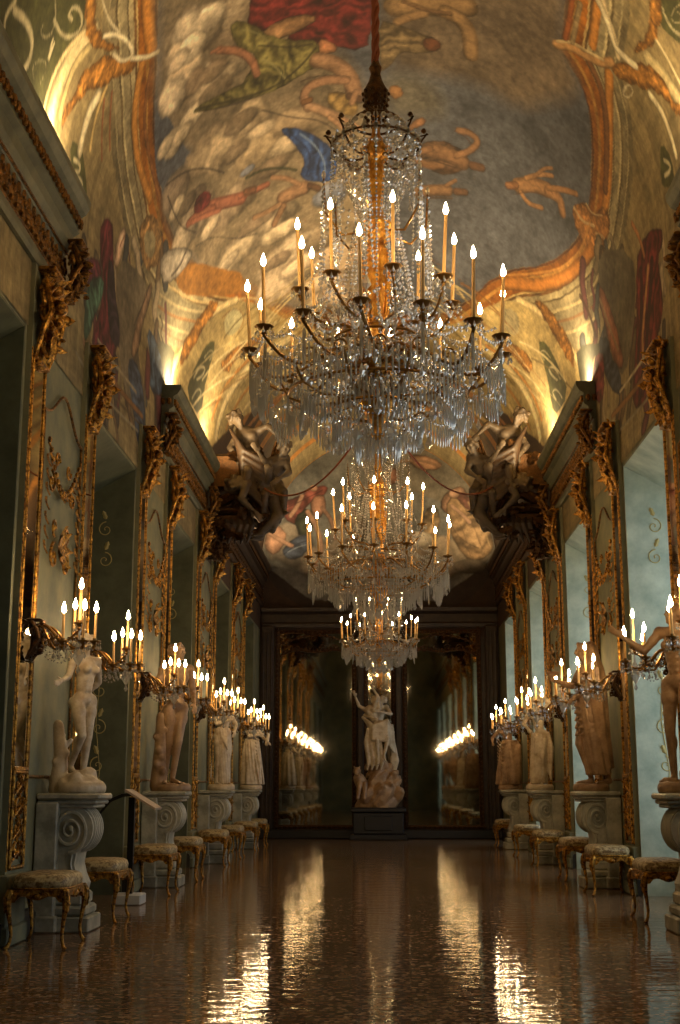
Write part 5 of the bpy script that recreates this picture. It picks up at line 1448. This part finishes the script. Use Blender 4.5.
def statues():
    out=[]
    PZ=1.07
    # ---- left side
    J=dict(shl=(.17,.01,1.40),ell=(.30,.12,1.18),wrl=(.14,.16,1.02),shr=(-.17,0,1.42),elr=(-.30,-.1,1.2),wrr=(-.46,-.2,1.14),hpl=(.09,0,.95),hpr=(-.09,0,.91),
           knl=(.06,-.02,.52),anl=(.02,0,.08),tol=(0,-.15,.03),knr=(-.13,-.16,.54),anr=(-.10,.06,.22),tor=(-.12,-.06,.12),chest=(.02,0,1.28),pel=(-.02,0,.96),look=(-.3,-1,-.1))
    def b1(p): stump(.55,-.13,.13,.06)(p); rock(p,(0,0,.03),.23,.2,.2,9,22)
    out.append(statue('nude_statue','pale marble nude statue on a rock beside a tree stump, one hand behind the hip',(-2.45,10.8,PZ),math.radians(50),.72,J,True,'marble_warm',None,b1))
    J=dict(head=(.0,-.02,1.62),look=(.8,-.8,0),shl=(.18,.0,1.42),ell=(.27,.06,1.14),wrl=(.2,-.12,.98),shr=(-.17,.02,1.40),elr=(-.27,.02,1.13),wrr=(-.12,-.16,1.05),hpl=(.09,0,.94),hpr=(-.09,0,.91),
           knl=(.0,-.10,.52),anl=(-.04,-.05,.09),tol=(-.02,-.2,.03),knr=(-.08,.0,.5),anr=(-.1,.05,.08),tor=(-.16,-.08,.03),chest=(.01,0,1.28))
    def b2(p):
        cap(p,(-.16,.08,.05),(-.14,.06,.5),.1,.085); cap(p,(-.14,.06,.5),(-.15,.04,.86),.085,.07); rock(p,(0,0,.02),.2,.18,.08,3,10)
        for i in range(9): p.ell((-.15+R.uniform(-.06,.06),.05+R.uniform(-.07,.02),.15+.08*i),.05,7,5)
    def dr2(d):
        fold(d,[(-.17,-.06,1.42),(-.05,-.12,1.3),(.1,-.12,1.16),(.16,-.06,1.05)],.03)
        for k in range(7): d.ell((.05*math.cos(k),-.02+.02*math.sin(k),1.70),(.04,.04,.02))
        for k in range(12): a=2*PI*k/12; d.ell((.08*math.cos(a),-.015+.09*math.sin(a),1.665),(.022,.022,.016))
    out.append(statue('nude_statue','tall warm marble youth in a wreath leaning on a thick tree trunk, legs crossed',(-2.42,15.5,PZ),math.radians(35),.96,J,False,'marble_tan',dr2,b2))
    J=dict(shl=(.16,.02,1.38),ell=(.28,-.06,1.16),wrl=(.16,-.2,1.02),shr=(-.15,0,1.4),elr=(-.2,-.1,1.16),wrr=(-.02,-.2,1.22),look=(.5,-1,-.2))
    def dr3(d):
        skirt(1.08,.03,.16,.125,0,.05)(d); fold(d,[(.16,-.02,1.05),(.2,0,.7),(.12,.02,.3),(.16,0,.06)],.04)
        for k in range(6): fold(d,[(-.15,-.05,1.0+.02*k),(0,-.15-.01*k,.92-.05*k),(.17,-.05,1.02-.01*k)],.018)
        for k in range(5): fold(d,[(.15,-.07,1.36-.02*k),(.02,-.12,1.2-.04*k),(-.14,-.06,1.08-.03*k)],.016)
    out.append(statue('draped_statue','white marble woman in long clinging drapery, third statue along the left wall',(-2.42,20.2,PZ),math.radians(40),.80,J,True,'marble_warm',dr3,None))
    J=dict(head=(-.02,-.06,1.58),shl=(.17,0,1.4),ell=(.32,-.06,1.18),wrl=(.30,-.26,1.08),elr=(-.2,-.14,1.2),wrr=(.02,-.24,1.24),look=(.3,-1,-.4),chest=(0,-.03,1.28))
    def dr4(d):
        skirt(1.15,.03,.18,.30,0,.03,0,9,.16)(d)
        for k in range(7): fold(d,[(-.18,-.02,1.3-.05*k),(-.02,-.19,1.15-.09*k),(.2,-.08,1.12-.06*k)],.022)
        cap(d,(.3,-.22,1.02),(.34,-.24,1.25),.05,.04)
    out.append(statue('draped_statue','small white muse in billowing robes holding an object, last statue on the left',(-2.42,24.9,PZ),math.radians(45),.76,J,True,'marble_warm',dr4,None))
    # ---- right side
    J=dict(shl=(.17,0,1.42),ell=(.25,.05,1.16),wrl=(.16,-.05,.98),shr=(-.17,.0,1.44),elr=(-.29,-.1,1.26),wrr=(-.44,-.24,1.40),look=(-.6,-1,.1),knl=(.12,-.12,.53),anl=(.1,.1,.12),hpr=(-.09,0,.94),curlr=(.3,0,0))
    out.append(statue('nude_statue','tan marble nude with one arm reaching out, cut by the right edge of the photo',(2.45,10.8,PZ),math.radians(-40),.86,J,True,'marble_tan',None,lambda p:rock(p,(0,0,.03),.2,.18,.12,4,14)))
    J=dict(head=(0,-.04,1.61),look=(-.3,-1,-.1),shl=(.16,.02,1.42),ell=(.2,-.02,1.16),wrl=(.08,-.16,1.06),shr=(-.16,.0,1.43),elr=(-.2,-.12,1.2),wrr=(-.12,-.36,1.26),curlr=(.9,0,0),
           chest=(0,-.02,1.28),pel=(0,.02,.96),knl=(.08,0,.52),anl=(.08,.2,.08),tol=(.1,.06,.03),knr=(-.08,-.1,.5),anr=(-.08,.04,.08),tor=(-.1,-.12,.03))
    def dr6(d):
        skirt(1.2,.12,.17,.17,0,.0,.0,10,.14,-.10)(d)
        # cloak over the head and down the back
        d.loft([((0,.06,1.74),.05,.04,0),((0,.05,1.66),.115,.09,0),((0,.07,1.5),.15,.09,0),((0,.07,1.4),.22,.11,0),((0,.08,1.2),.25,.12,0),((0,.1,.9),.23,.12,0),((0,.14,.55),.19,.11,0),((0,.2,.2),.15,.09,0)],30,9,.1,.3,.1)
        for s in (-1,1):
            for k in range(4): fold(d,[(s*(.1+.02*k),-.02,1.46),(s*(.2+.01*k),-.05,1.2),(s*.2,-.02+.02*k,.9),(s*.17,.04,.62)],.022)
        for k in range(6): fold(d,[(-.16,-.02,1.18-.06*k),(0,-.17,1.04-.09*k),(.17,0,.98-.07*k)],.02)
    def bowl(t,mat,zb,sc):
        m=MB(); m.lathe([(.02,0),(.03,.01),(.02,.03),(.06,.055),(.085,.09),(.08,.095),(.05,.065)],16); o=m.build('bowl',mat,t); o.location=(-.12*sc,-.40*sc,zb+1.27*sc)
    out.append(statue('cloaked_statue','tan marble cloaked woman leaning forward and holding out a bowl',(2.45,15.5,PZ),math.radians(-78),.96,J,True,'marble_tan',dr6,None,1,False,bowl))
    J=dict(shl=(.17,0,1.42),ell=(.3,-.06,1.55),wrl=(.16,-.1,1.72),shr=(-.17,.0,1.4),elr=(-.26,-.1,1.16),wrr=(-.1,-.2,1.06),look=(-.6,-.8,.2),pel=(.05,0,.96),hpl=(.14,0,.95),hpr=(-.04,0,.92),knl=(.14,-.1,.52),anl=(.06,0,.08),waist=(.02,0,1.1))
    def dr7(d):
        skirt(.98,.03,.17,.17,.05,-.02,0,10,.14)(d)
        for k in range(6): fold(d,[(-.12,-.06,.98-.03*k),(.04,-.18,.88-.06*k),(.2,-.06,1.0-.03*k)],.022)
        fold(d,[(.22,0,1.0),(.26,.04,.7),(.2,.06,.3),(.22,.05,.1)],.05)
    out.append(statue('draped_statue','white marble woman with an arm raised over her head, drapery round her hips',(2.42,20.2,PZ),math.radians(-40),.80,J,True,'marble_warm',dr7,None))
    J=dict(head=(-.1,-.1,1.52),shl=(.1,0,1.4),shr=(-.22,-.02,1.3),ell=(.3,-.1,1.25),wrl=(.26,-.3,1.4),elr=(-.36,-.16,1.1),wrr=(-.2,-.34,1.0),chest=(-.05,-.02,1.24),pel=(.06,0,.92),look=(-.8,-.8,-.2))
    def dr8(d):
        skirt(1.05,.03,.2,.3,.05,0,0,8,.18)(d)
        for k in range(8): fold(d,[(-.26,-.1,1.1-.08*k),(0,-.24,.95-.09*k),(.26,-.04,1.05-.09*k)],.028)
        cap(d,(.2,.05,.2),(.3,.0,.9),.1,.07)
    out.append(statue('twisting_statue','tan marble figure twisting in heavy drapery, last statue on the right',(2.42,24.9,PZ),math.radians(-45),.80,J,True,'marble_tan',dr8,lambda p:rock(p,(0,0,.03),.26,.2,.25,8,14)))
    return out

def end_group():
    t=thing('marble_group','white marble group of a man carrying off a struggling woman above rocks and a beast','statue group',(-.04,29.2,.68))
    b=human(dict(head=(.10,-.16,1.52),look=(-.4,-1,-.2),neck=(.07,-.08,1.42),chest=(.02,0,1.25),shl=(.2,-.05,1.38),shr=(-.16,-.03,1.36),ell=(.3,-.24,1.22),wrl=(.05,-.36,1.26),elr=(-.3,-.2,1.18),wrr=(-.12,-.36,1.12),
        knl=(.24,-.12,.52),anl=(.26,.1,.1),tol=(.3,-.05,.03),knr=(-.16,-.22,.56),anr=(-.12,.0,.2),tor=(-.16,-.14,.12)),False,1,True)
    o=remesh(b,'standing_figure','marble_warm',t,.013); o.location=(0,0,.82); o.scale=(.98,)*3
    b=human(dict(head=(-.05,-.3,1.62),neck=(-.07,-.27,1.5),chest=(-.14,-.3,1.36),waist=(-.08,-.33,1.2),pel=(.05,-.34,1.1),look=(.2,-.6,.8),shl=(.02,-.32,1.44),shr=(-.25,-.26,1.4),
        ell=(.02,-.34,1.68),wrl=(-.1,-.3,1.88),elr=(-.42,-.3,1.5),wrr=(-.5,-.34,1.7),hpl=(.12,-.34,1.06),hpr=(.0,-.36,1.06),knl=(.22,-.5,.78),knr=(-.02,-.52,.74),anl=(.14,-.42,.42),anr=(.0,-.4,.36),tol=(.16,-.46,.28),tor=(0,-.46,.22)),True,1)
    o=remesh(b,'carried_figure','marble_warm',t,.013); o.location=(0,.06,.72); o.scale=(.98,)*3
    d=MB()
    for k in range(8): fold(d,[(-.35+.02*k,-.3,1.95-.02*k),(-.1,-.44,1.74-.04*k),(.2,-.42,1.86-.06*k),(.36,-.2,1.6-.06*k)],.06)
    for k in range(5): fold(d,[(.2+.03*k,-.1,1.8),(.34,-.12,1.4),(.3+.03*k,-.1,1.0),(.36,-.05,.7)],.05)
    for k in range(4): fold(d,[(-.22+.1*k,-.42,1.7),(-.26+.1*k,-.36,1.4),(-.2+.1*k,-.3,1.0),(-.24+.1*k,-.28,.8)],.055)
    remesh(d,'drapery','marble_warm',t,.016,1)
    r=MB(); rock(r,(0,-.05,0),.5,.3,.8,21,60); rock(r,(.05,-.05,.3),.36,.26,.9,22,34); rock(r,(.0,.05,.7),.26,.16,.7,23,20)
    remesh(r,'rock','marble_tan',t,.018,1)
    a=MB()  # crouching beast at the left
    cap(a,(-.42,-.2,.62),(-.3,-.1,.4),.13,.15); a.ell((-.46,-.28,.78),(.09,.12,.09)); cap(a,(-.47,-.34,.77),(-.48,-.45,.72),.055,.04); cap(a,(-.4,-.3,.5),(-.44,-.4,.2),.06,.04); cap(a,(-.28,-.3,.5),(-.3,-.42,.2),.06,.04)
    for s in (-1,1): a.ell((-.46+s*.06,-.24,.86),(.02,.03,.04))
    remesh(a,'beast','marble_tan',t,.013,1)
    p=thing('dark_pedestal','dark stone pedestal carrying the marble group at the end of the hall','pedestal',(-.04,29.25,0))
    m=MB(); m.bbox((-.62,-.42,0),(.62,.5,.12),.015); m.bbox((-.55,-.36,.12),(.55,.45,.58),.02); m.bbox((-.6,-.4,.58),(.6,.5,.68),.02)
    m.bbox((-.3,-.385,.2),(.3,-.355,.5),.01); m.build('body','cloth_dark',p)

def corner_group(side):
    sg=-1 if side=='left' else 1
    t=thing('stucco_figure_group','stucco figures tumbling over a broken pediment above the end of the %s cornice'%side,'sculpture',(sg*2.7,20.45,4.9))
    if sg>0: t.scale=(-1,1,1)
    def off(J,dy=0): return {k:((v[0],v[1]+dy,v[2]-4.9) if k not in('look','curll','curlr','pdl','pdr') else v) for k,v in J.items()}
    # u (out of the wall), depth, height
    A=dict(head=(.40,-.1,6.98),neck=(.47,-.06,6.84),chest=(.56,0,6.66),waist=(.62,0,6.48),pel=(.66,0,6.32),look=(.5,-.8,-.2),shl=(.72,-.02,6.78),shr=(.42,-.02,6.70),ell=(.92,-.12,6.86),wrl=(1.08,-.2,6.68),elr=(.3,-.1,6.5),wrr=(.45,-.2,6.3),
      hpl=(.74,-.02,6.28),hpr=(.6,-.02,6.26),knl=(.95,-.3,6.1),knr=(.62,-.36,6.05),anl=(.9,-.2,5.72),anr=(.56,-.2,5.66),tol=(.98,-.3,5.66),tor=(.6,-.3,5.6))
    B=dict(head=(.42,-.22,5.86),neck=(.5,-.18,5.9),chest=(.66,-.1,5.92),waist=(.84,-.05,5.92),pel=(1.0,-.02,5.8),look=(-.3,-.8,-.5),shl=(.62,-.28,5.86),shr=(.6,.1,5.86),ell=(.52,-.36,5.6),wrl=(.7,-.36,5.42),elr=(.5,.05,5.56),wrr=(.66,-.0,5.36),
      hpl=(1.02,-.1,5.72),hpr=(1.0,.1,5.72),knl=(1.12,-.2,5.36),knr=(1.06,.1,5.34),anl=(.84,-.18,5.1),anr=(.8,.1,5.1),tol=(.74,-.25,5.02),tor=(.7,.0,5.02))
    Cc=dict(head=(1.2,-.2,6.46),neck=(1.14,-.15,6.36),chest=(1.08,-.1,6.2),waist=(1.02,-.08,6.04),pel=(.98,-.05,5.92),look=(.6,-.7,-.3),shl=(1.2,-.1,6.28),shr=(.98,-.15,6.26),ell=(1.28,-.2,6.06),wrl=(1.14,-.3,5.94),elr=(.9,-.3,6.2),wrr=(.8,-.4,6.34),
      hpl=(1.04,-.05,5.88),hpr=(.92,-.05,5.88),knl=(1.2,-.3,5.72),knr=(.9,-.35,5.66),anl=(1.2,-.2,5.44),anr=(.86,-.2,5.36),tol=(1.25,-.3,5.38),tor=(.86,-.3,5.3))
    for nm,J,kf in (('upper_figure',A,1.4),('bending_figure',B,1.55),('outer_figure',Cc,1.25)):
        b=human({q:(tuple(c/kf for c in v) if q!='look' else v) for q,v in off(J).items()},False,1); o=remesh(b,nm,'stucco_fig',t,.012); o.scale=(kf,)*3
    p=MB()
    for k in range(5):
        o=.05*k; p.tube([(.55+o,.02,.55),(.78+o,0,.95),(.95+o,-.02,1.35),(1.05+o,-.02,1.72)],[.035,.035,.035,.03],6)
    p.tube([(.1,.05,.7),(.4,.0,.85),(.7,-.05,.75),(.9,-.1,.45),(.8,-.1,.2),(.6,-.1,.25)],[.1,.1,.09,.08,.06,.05],8)
    p.bbox((-.0,-.2,.25),(.55,.35,.5),.04); p.bbox((0,-.28,.5),(.62,.4,.6),.03); p.bbox((0,-.15,.9),(.5,.3,1.5),.05)
    for i in range(16): leaf(p,(.25+R.random()*.6,-.2,.1+R.random()*1.5),(R.uniform(-1,1),-.3,R.uniform(-1,1)),.25,.07,.5,(0,-1,0))
    p.build('broken_pediment','dark_gold',t)
    d=MB()
    for k in range(7): fold(d,[(.3+.03*k,-.2,1.9-.06*k),(.55,-.3,1.5-.1*k),(.85,-.3,1.35-.12*k),(1.1-.03*k,-.15,1.0-.1*k)],.05)
    for k in range(5): fold(d,[(.2+.1*k,-.1,.6),(.3+.1*k,-.2,.3),(.2+.1*k,-.15,.0)],.05)
    remesh(d,'stucco_drapery','dark_wood',t,.02,1)
    # scrolled brackets under the group, on the pilaster heads
    g=MB(); ornament_cluster(g,.7,.5,31); o=g.build('bracket','dark_gold',t); o.rotation_euler=(0,0,-.5); o.location=(.05,-.05,-.25); o.scale=(1.8,1,1)
    return t
# ------------------------------------------------------------------ end wall mirrors
def end_mirror(name,label,x0,x1,z0,z1,arch=True,gold='dark_gold'):
    t=thing(name,label,'mirror',((x0+x1)/2,29.9,z0)); w=(x1-x0)/2; h=z1-z0; fw=.09
    MB().box((-w+fw,-.05,fw),(w-fw,-.045,h-fw)).build('glass','mirror',t,False)
    f=MB()
    f.box((-w,-.04,0),(-w+fw,.0,h)); f.box((w-fw,-.04,0),(w,0,h)); f.box((-w,-.04,h-fw),(w,0,h)); f.box((-w,-.04,0),(w,0,fw))
    for s in (1,-1):
        f.tube([(s*(w-.015),-.055,0),(s*(w-.015),-.055,h)],.018,6); f.tube([(s*(w-fw),-.05,0),(s*(w-fw),-.05,h)],.012,6)
        z=.05
        while z<h: 
            leaf(f,(s*(w-fw*.5),-.05,z),(0,0,1),.11,.035,.2,(0,-1,0),4); f.ell((s*(w-fw*.5),-.07,z),.017,6,4); z+=.11
    for zz in (.045,h-.045):
        x=-w+.08
        while x<w-.05: leaf(f,(x,-.05,zz),(1,0,0),.11,.035,.2,(0,-1,0),4); f.ell((x,-.07,zz),.017,6,4); x+=.11
    if arch:
        P=[(-w+fw+ (2*w-2*fw)*i/20,-.055,h-.62+.16*math.sin(PI*i/20)**.8+.05*math.sin(3*PI*i/20)) for i in range(21)]
        f.tube(P,.026,6)
        for p in P[1:-1]: leaf(f,p,(0.4,0,1),.09,.03,.3,(0,-1,0),4)
        P=[(-w+fw+(2*w-2*fw)*i/20,-.055,h-.34+.22*math.sin(PI*i/20)) for i in range(21)]
        f.tube(P,.02,6)
        for p in P[1:-1:2]: f.ell(p,(.05,.03,.04),6,4)
        for s in (-1,1): scrolltube(f,(s*w*.45,-.06,h-.42),.09,1.3,0,s,.014,'xz'); scrolltube(f,(s*w*.16,-.06,h-.40),.07,1.3,PI,-s,.012,'xz')
    f.build('carved_frame',gold,t)
    return t

def information_stand():
    t=thing('information_stand','black information stand with a sloping sheet on a pale block by the left wall','information stand',(-2.46,13.15,0))
    MB().bbox((-.14,-.16,0),(.14,.16,.1),.01).build('base_block','white_box',t)
    MB().box((-.03,-.03,.1),(.03,.03,1.02)).build('post','black',t,False)
    m=MB(); m.tube([(-.32,0,.86),(-.22,0,.99),(-.1,0,1.04),(-.0,0,1.05)],[.012,.02,.02,.015],6); m.build('bracket_arm','black',t)
    p=MB(); p.add([(-.04,-.2,1.08),(.26,-.2,.90),(.26,.2,.90),(-.04,.2,1.08),(-.035,-.2,1.10),(.265,-.2,.92),(.265,.2,.92),(-.035,.2,1.10)],[(3,2,1,0),(4,5,6,7),(0,1,5,4),(1,2,6,5),(2,3,7,6),(3,0,4,7)])
    p.build('sloping_sheet','paper',t,False)

def wall_panel(side,k,label):
    sg=-1 if side=='left' else 1
    t=thing('panel_moulding',label,'wall moulding',(sg*2.728,PC[k],1.2),0 if sg<0 else PI,'gilded mouldings framing the wall panels')
    w=.66; m=MB()
    for s in (1,-1): m.tube([(.012,s*w,0),(.012,s*w,2.95)],.013,6)
    m.tube([(.012,-w,0),(.012,w,0)],.013,6)
    P=[(.012,-w+2*w*i/16,2.95+.22*math.sin(PI*i/16)-.06*math.sin(3*PI*i/16)) for i in range(17)]; m.tube(P,.013,6)
    m.build('moulding','old_gold',t)
    g=MB()
    for j in range(17):
        u=j/16; y=-w*.8+1.6*w*u; z=2.72-.34*math.sin(PI*u); g.ell((.03,y,z),(.02,.03,.03),6,4); leaf(g,(.02,y,z),(0,.5*math.cos(j),-.8),.09,.025,.3,(1,0,0),4)
    for s in (-1,1):
        scrolltube(g,(.02,s*w*.55,2.4),.1,1.4,PI/2,s,.013); scrolltube(g,(.02,s*w*.3,2.62),.08,1.2,0,-s,.012)
        for j in range(7): leaf(g,(.02,s*w*.8,2.6-.12*j),(0,s*.3,-1),.13,.03,.3,(1,0,0),4)
    for a in range(7): leaf(g,(.02,0,1.9),(0,math.cos(a*.9),math.sin(a*.9)),.2,.05,.3,(1,0,0),5)
    for s in (-1,1): scrolltube(g,(.02,s*.2,1.8),.12,1.3,PI/2,-s,.014); scrolltube(g,(.02,s*.2,2.05),.08,1.3,-PI/2,s,.012)
    g.build('garland','gold',t)

# ------------------------------------------------------------------ assembly
room(); vault(); end_lunette()
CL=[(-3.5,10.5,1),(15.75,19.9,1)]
for i,(a,b,_) in enumerate(CL): cornice(21+i,-1,a,b,ends=(0 if i==0 else 1,1)); cornice(31+i,1,a,b,ends=(0 if i==0 else 1,1))
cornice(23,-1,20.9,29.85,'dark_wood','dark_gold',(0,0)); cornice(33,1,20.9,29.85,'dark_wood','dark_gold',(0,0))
# end-wall trims: entablature, side pilasters, dark step
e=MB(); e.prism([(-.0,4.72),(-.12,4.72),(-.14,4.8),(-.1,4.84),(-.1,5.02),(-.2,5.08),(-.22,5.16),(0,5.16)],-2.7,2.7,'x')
e.v=[(x,29.92+y,z) for x,y,z in e.v]; struct('trim_41',e,'dark_wood')
e=MB()
for s in (-1,1):
    a,b=sorted((s*2.42,s*2.70)); e.bbox((a,29.72,.2),(b,29.9,4.75),.02)
    a,b=sorted((s*.36,s*.50)); e.bbox((a,29.78,.2),(b,29.9,4.7),.02)
    for k in range(3): x=s*(2.47+.09*k); e.tube([(x,29.715,.3),(x,29.715,4.6)],.02,6)
struct('trim_42',e,'dark_wood',True)
e=MB().bbox((-2.7,29.6,0),(2.7,29.9,.19),.02); struct('trim_43',e,'cloth_dark')
end_mirror('wall_mirror','tall gilt-framed mirror left of the marble group on the end wall',-2.38,-.53,.2,4.66)
end_mirror('wall_mirror','tall gilt-framed mirror right of the marble group on the end wall',.53,2.32,.2,4.66)
end_mirror('narrow_mirror','narrow mirror behind the marble group, reflecting candlelight',-.36,.36,.7,4.6,False)

NAMES={'left':['the nude statue by the tree stump','the wreathed youth statue','the third statue, a draped woman','the last left-hand statue, a muse'],
       'right':['the nude statue at the photo edge','the cloaked statue with a bowl','the statue with a raised arm','the last right-hand statue, twisting']}
pil=make_pilaster(); scn=make_sconce(); sto=make_stool(); ped=make_pedestal(); cha=make_chandelier(); index_children()
used={}
def place(proto,key,loc,rz,label,group,scale=None):
    if key not in used:
        used[key]=1; proto.location=loc; proto.rotation_euler=(0,0,rz); proto['label']=label; proto['group']=group
        if scale: proto.scale=scale
        return proto
    return dup(proto,loc,rz,label,group,False,scale)
for side,sg in (('left',-1),('right',1)):
    rz=0 if sg<0 else PI
    for k,y in enumerate(PC):
        st=NAMES[side][k]
        for off,rel in ((-.95,'near'),(.95,'far')):
            if not (sg>0 and k==0 and off<0):
                place(pil,'pil',(sg*2.75,y+off,0),rz,'gilt-framed mirror pilaster on the %s side of %s'%(rel,st),'mirror pilasters along both walls')
            place(scn,'scn',(sg*2.69,y+off,2.22),rz,'lit candelabrum on the pilaster %s %s'%({'near':'before','far':'beyond'}[rel],st),'wall candelabra on the pilasters')
        place(ped,'ped',(sg*2.74,y,0),rz,'grey marble scroll pedestal carrying %s'%st,'scroll pedestals of the statues')
        wall_panel(side,k,'gilded panel moulding with garlands on the wall behind %s'%st)
statues(); end_group(); corner_group('left'); corner_group('right'); information_stand()
SL=[(9.8,'nearest stool on the left, before the first pedestal'),(11.6,'stool on the left between the first pedestal and the information stand'),(14.45,'stool just past the information stand'),(16.55,'stool just past the wreathed youth\'s pedestal'),
    (19.45,'stool just before the third left-hand pedestal'),(21.6,'stool just past the third left-hand pedestal'),(24.1,'stool just before the last left-hand pedestal'),(26.1,'farthest stool on the left')]
SR=[(11.75,'nearest stool on the right, cut by the photo edge'),(14.5,'stool just before the cloaked statue\'s pedestal'),(16.6,'stool just past the cloaked statue\'s pedestal'),(19.5,'stool just before the third right-hand pedestal'),(22.2,'stool past the statue with the raised arm'),(25.85,'farthest stool on the right')]
for sg,L in ((-1,SL),(1,SR)):
    for i,(y,l) in enumerate(L):
        place(sto,'sto',(sg*2.43,y,0),0 if sg<0 else PI,'gilt cabriole-legged '+l,'gilt stools along both walls')
for i,(y,z,s,l) in enumerate(((8.4,3.36,1.,'largest and nearest crystal chandelier, lit, hanging on a red and gold rope'),(15.87,3.22,1.02,'middle crystal chandelier, lit, seen below the nearest one'),(23.6,3.22,.80,'farthest and smallest crystal chandelier, lit, before the end wall'))):
    c=place(cha,'cha',(0,y,z),[.0,.5,.2][i],l,'crystal chandeliers along the hall',(s,)*3)
    rope(c,2.42,(9.19-z)/s)
SAG=.55
# slack cords from the ceiling sculptures
for s,side in ((-1,'left'),(1,'right')):
    m=MB(); P=[(s*(1.92-1.87*u),20.4-4.5*u,5.9-.1*u-SAG*4*u*(1-u)) for u in [i/24 for i in range(25)]]
    m.tube(P,.014,6); o=m.build('slack_cord','rope'); tag(o,'thin reddish cord sagging from the %s stucco figures towards the middle chandelier'%side,'cord')

# ------------------------------------------------------------------ light
def area(name,loc,rot,sx,sy,power,col,spread=None):
    l=bpy.data.lights.new(name,'AREA'); l.shape='RECTANGLE'; l.size=sx; l.size_y=sy; l.energy=power; l.color=col
    if spread: l.spread=spread
    o=bpy.data.objects.new(name,l); COL.objects.link(o); o.location=loc; o.rotation_euler=rot; return o
WARM=(1,.62,.28)
for sg,side in ((-1,'left'),(1,'right')):
    for y,pw,lb in ((6.2,28,'nearest the camera'),(9.95,26,'beside the near cornice end'),(16.2,42,'at the start of the far cornice'),(19.5,42,'at the far cornice end'),(28.3,46,'above the dark far cornice')):
        zt=6.12
        t=thing('cornice_lamp','small lamp standing on the %s cornice, %s'%(side,lb),'lamp',(sg*2.62,y,zt),0,'lamps hidden on the cornices')
        m=MB(); m.box((-.03,-.12,0),(.03,.12,.02)); m.tube([(0,-.1,.03),(0,.1,.03)],.018,6); m.build('housing','black',t)
        a=area('cornice_lamp_light',(0,0,.06),(0,math.radians(-sg*-18),0),.06,.25,pw,(1,.72,.38)); a.rotation_euler=(PI,math.radians(sg*-14),0); a.parent=t
for c in YC: area('daylight',(3.9,c,2.4),(0,PI/2,0),3.4,2.0,DAY,(.84,.94,.95))
w=bpy.data.worlds.new('sky'); SC.world=w; w.use_nodes=True; w.node_tree.nodes['Background'].inputs[0].default_value=(.5,.68,1,1); w.node_tree.nodes['Background'].inputs[1].default_value=.25

# ------------------------------------------------------------------ camera
f=1300.; th=math.atan((787-512)/f); ya=math.radians(1.7243)
cam=bpy.data.cameras.new('camera'); co=bpy.data.objects.new('camera',cam); COL.objects.link(co)
cam.sensor_fit='VERTICAL'; cam.sensor_height=24; cam.lens=24*f/1024; cam.clip_start=.05; cam.clip_end=200
co.location=(0,0,1.12); co.rotation_euler=(PI/2+th,0,ya); SC.camera=co
vs=SC.view_settings; vs.view_transform='Standard'; vs.look='None'; vs.gamma=1; vs.use_curve_mapping=False; vs.exposure=EXPO
SC.cycles.use_denoising=True
SC.cycles.max_bounces=8; SC.cycles.transparent_max_bounces=12; SC.cycles.sample_clamp_indirect=6
SC.cycles.caustics_reflective=False; SC.cycles.caustics_refractive=False
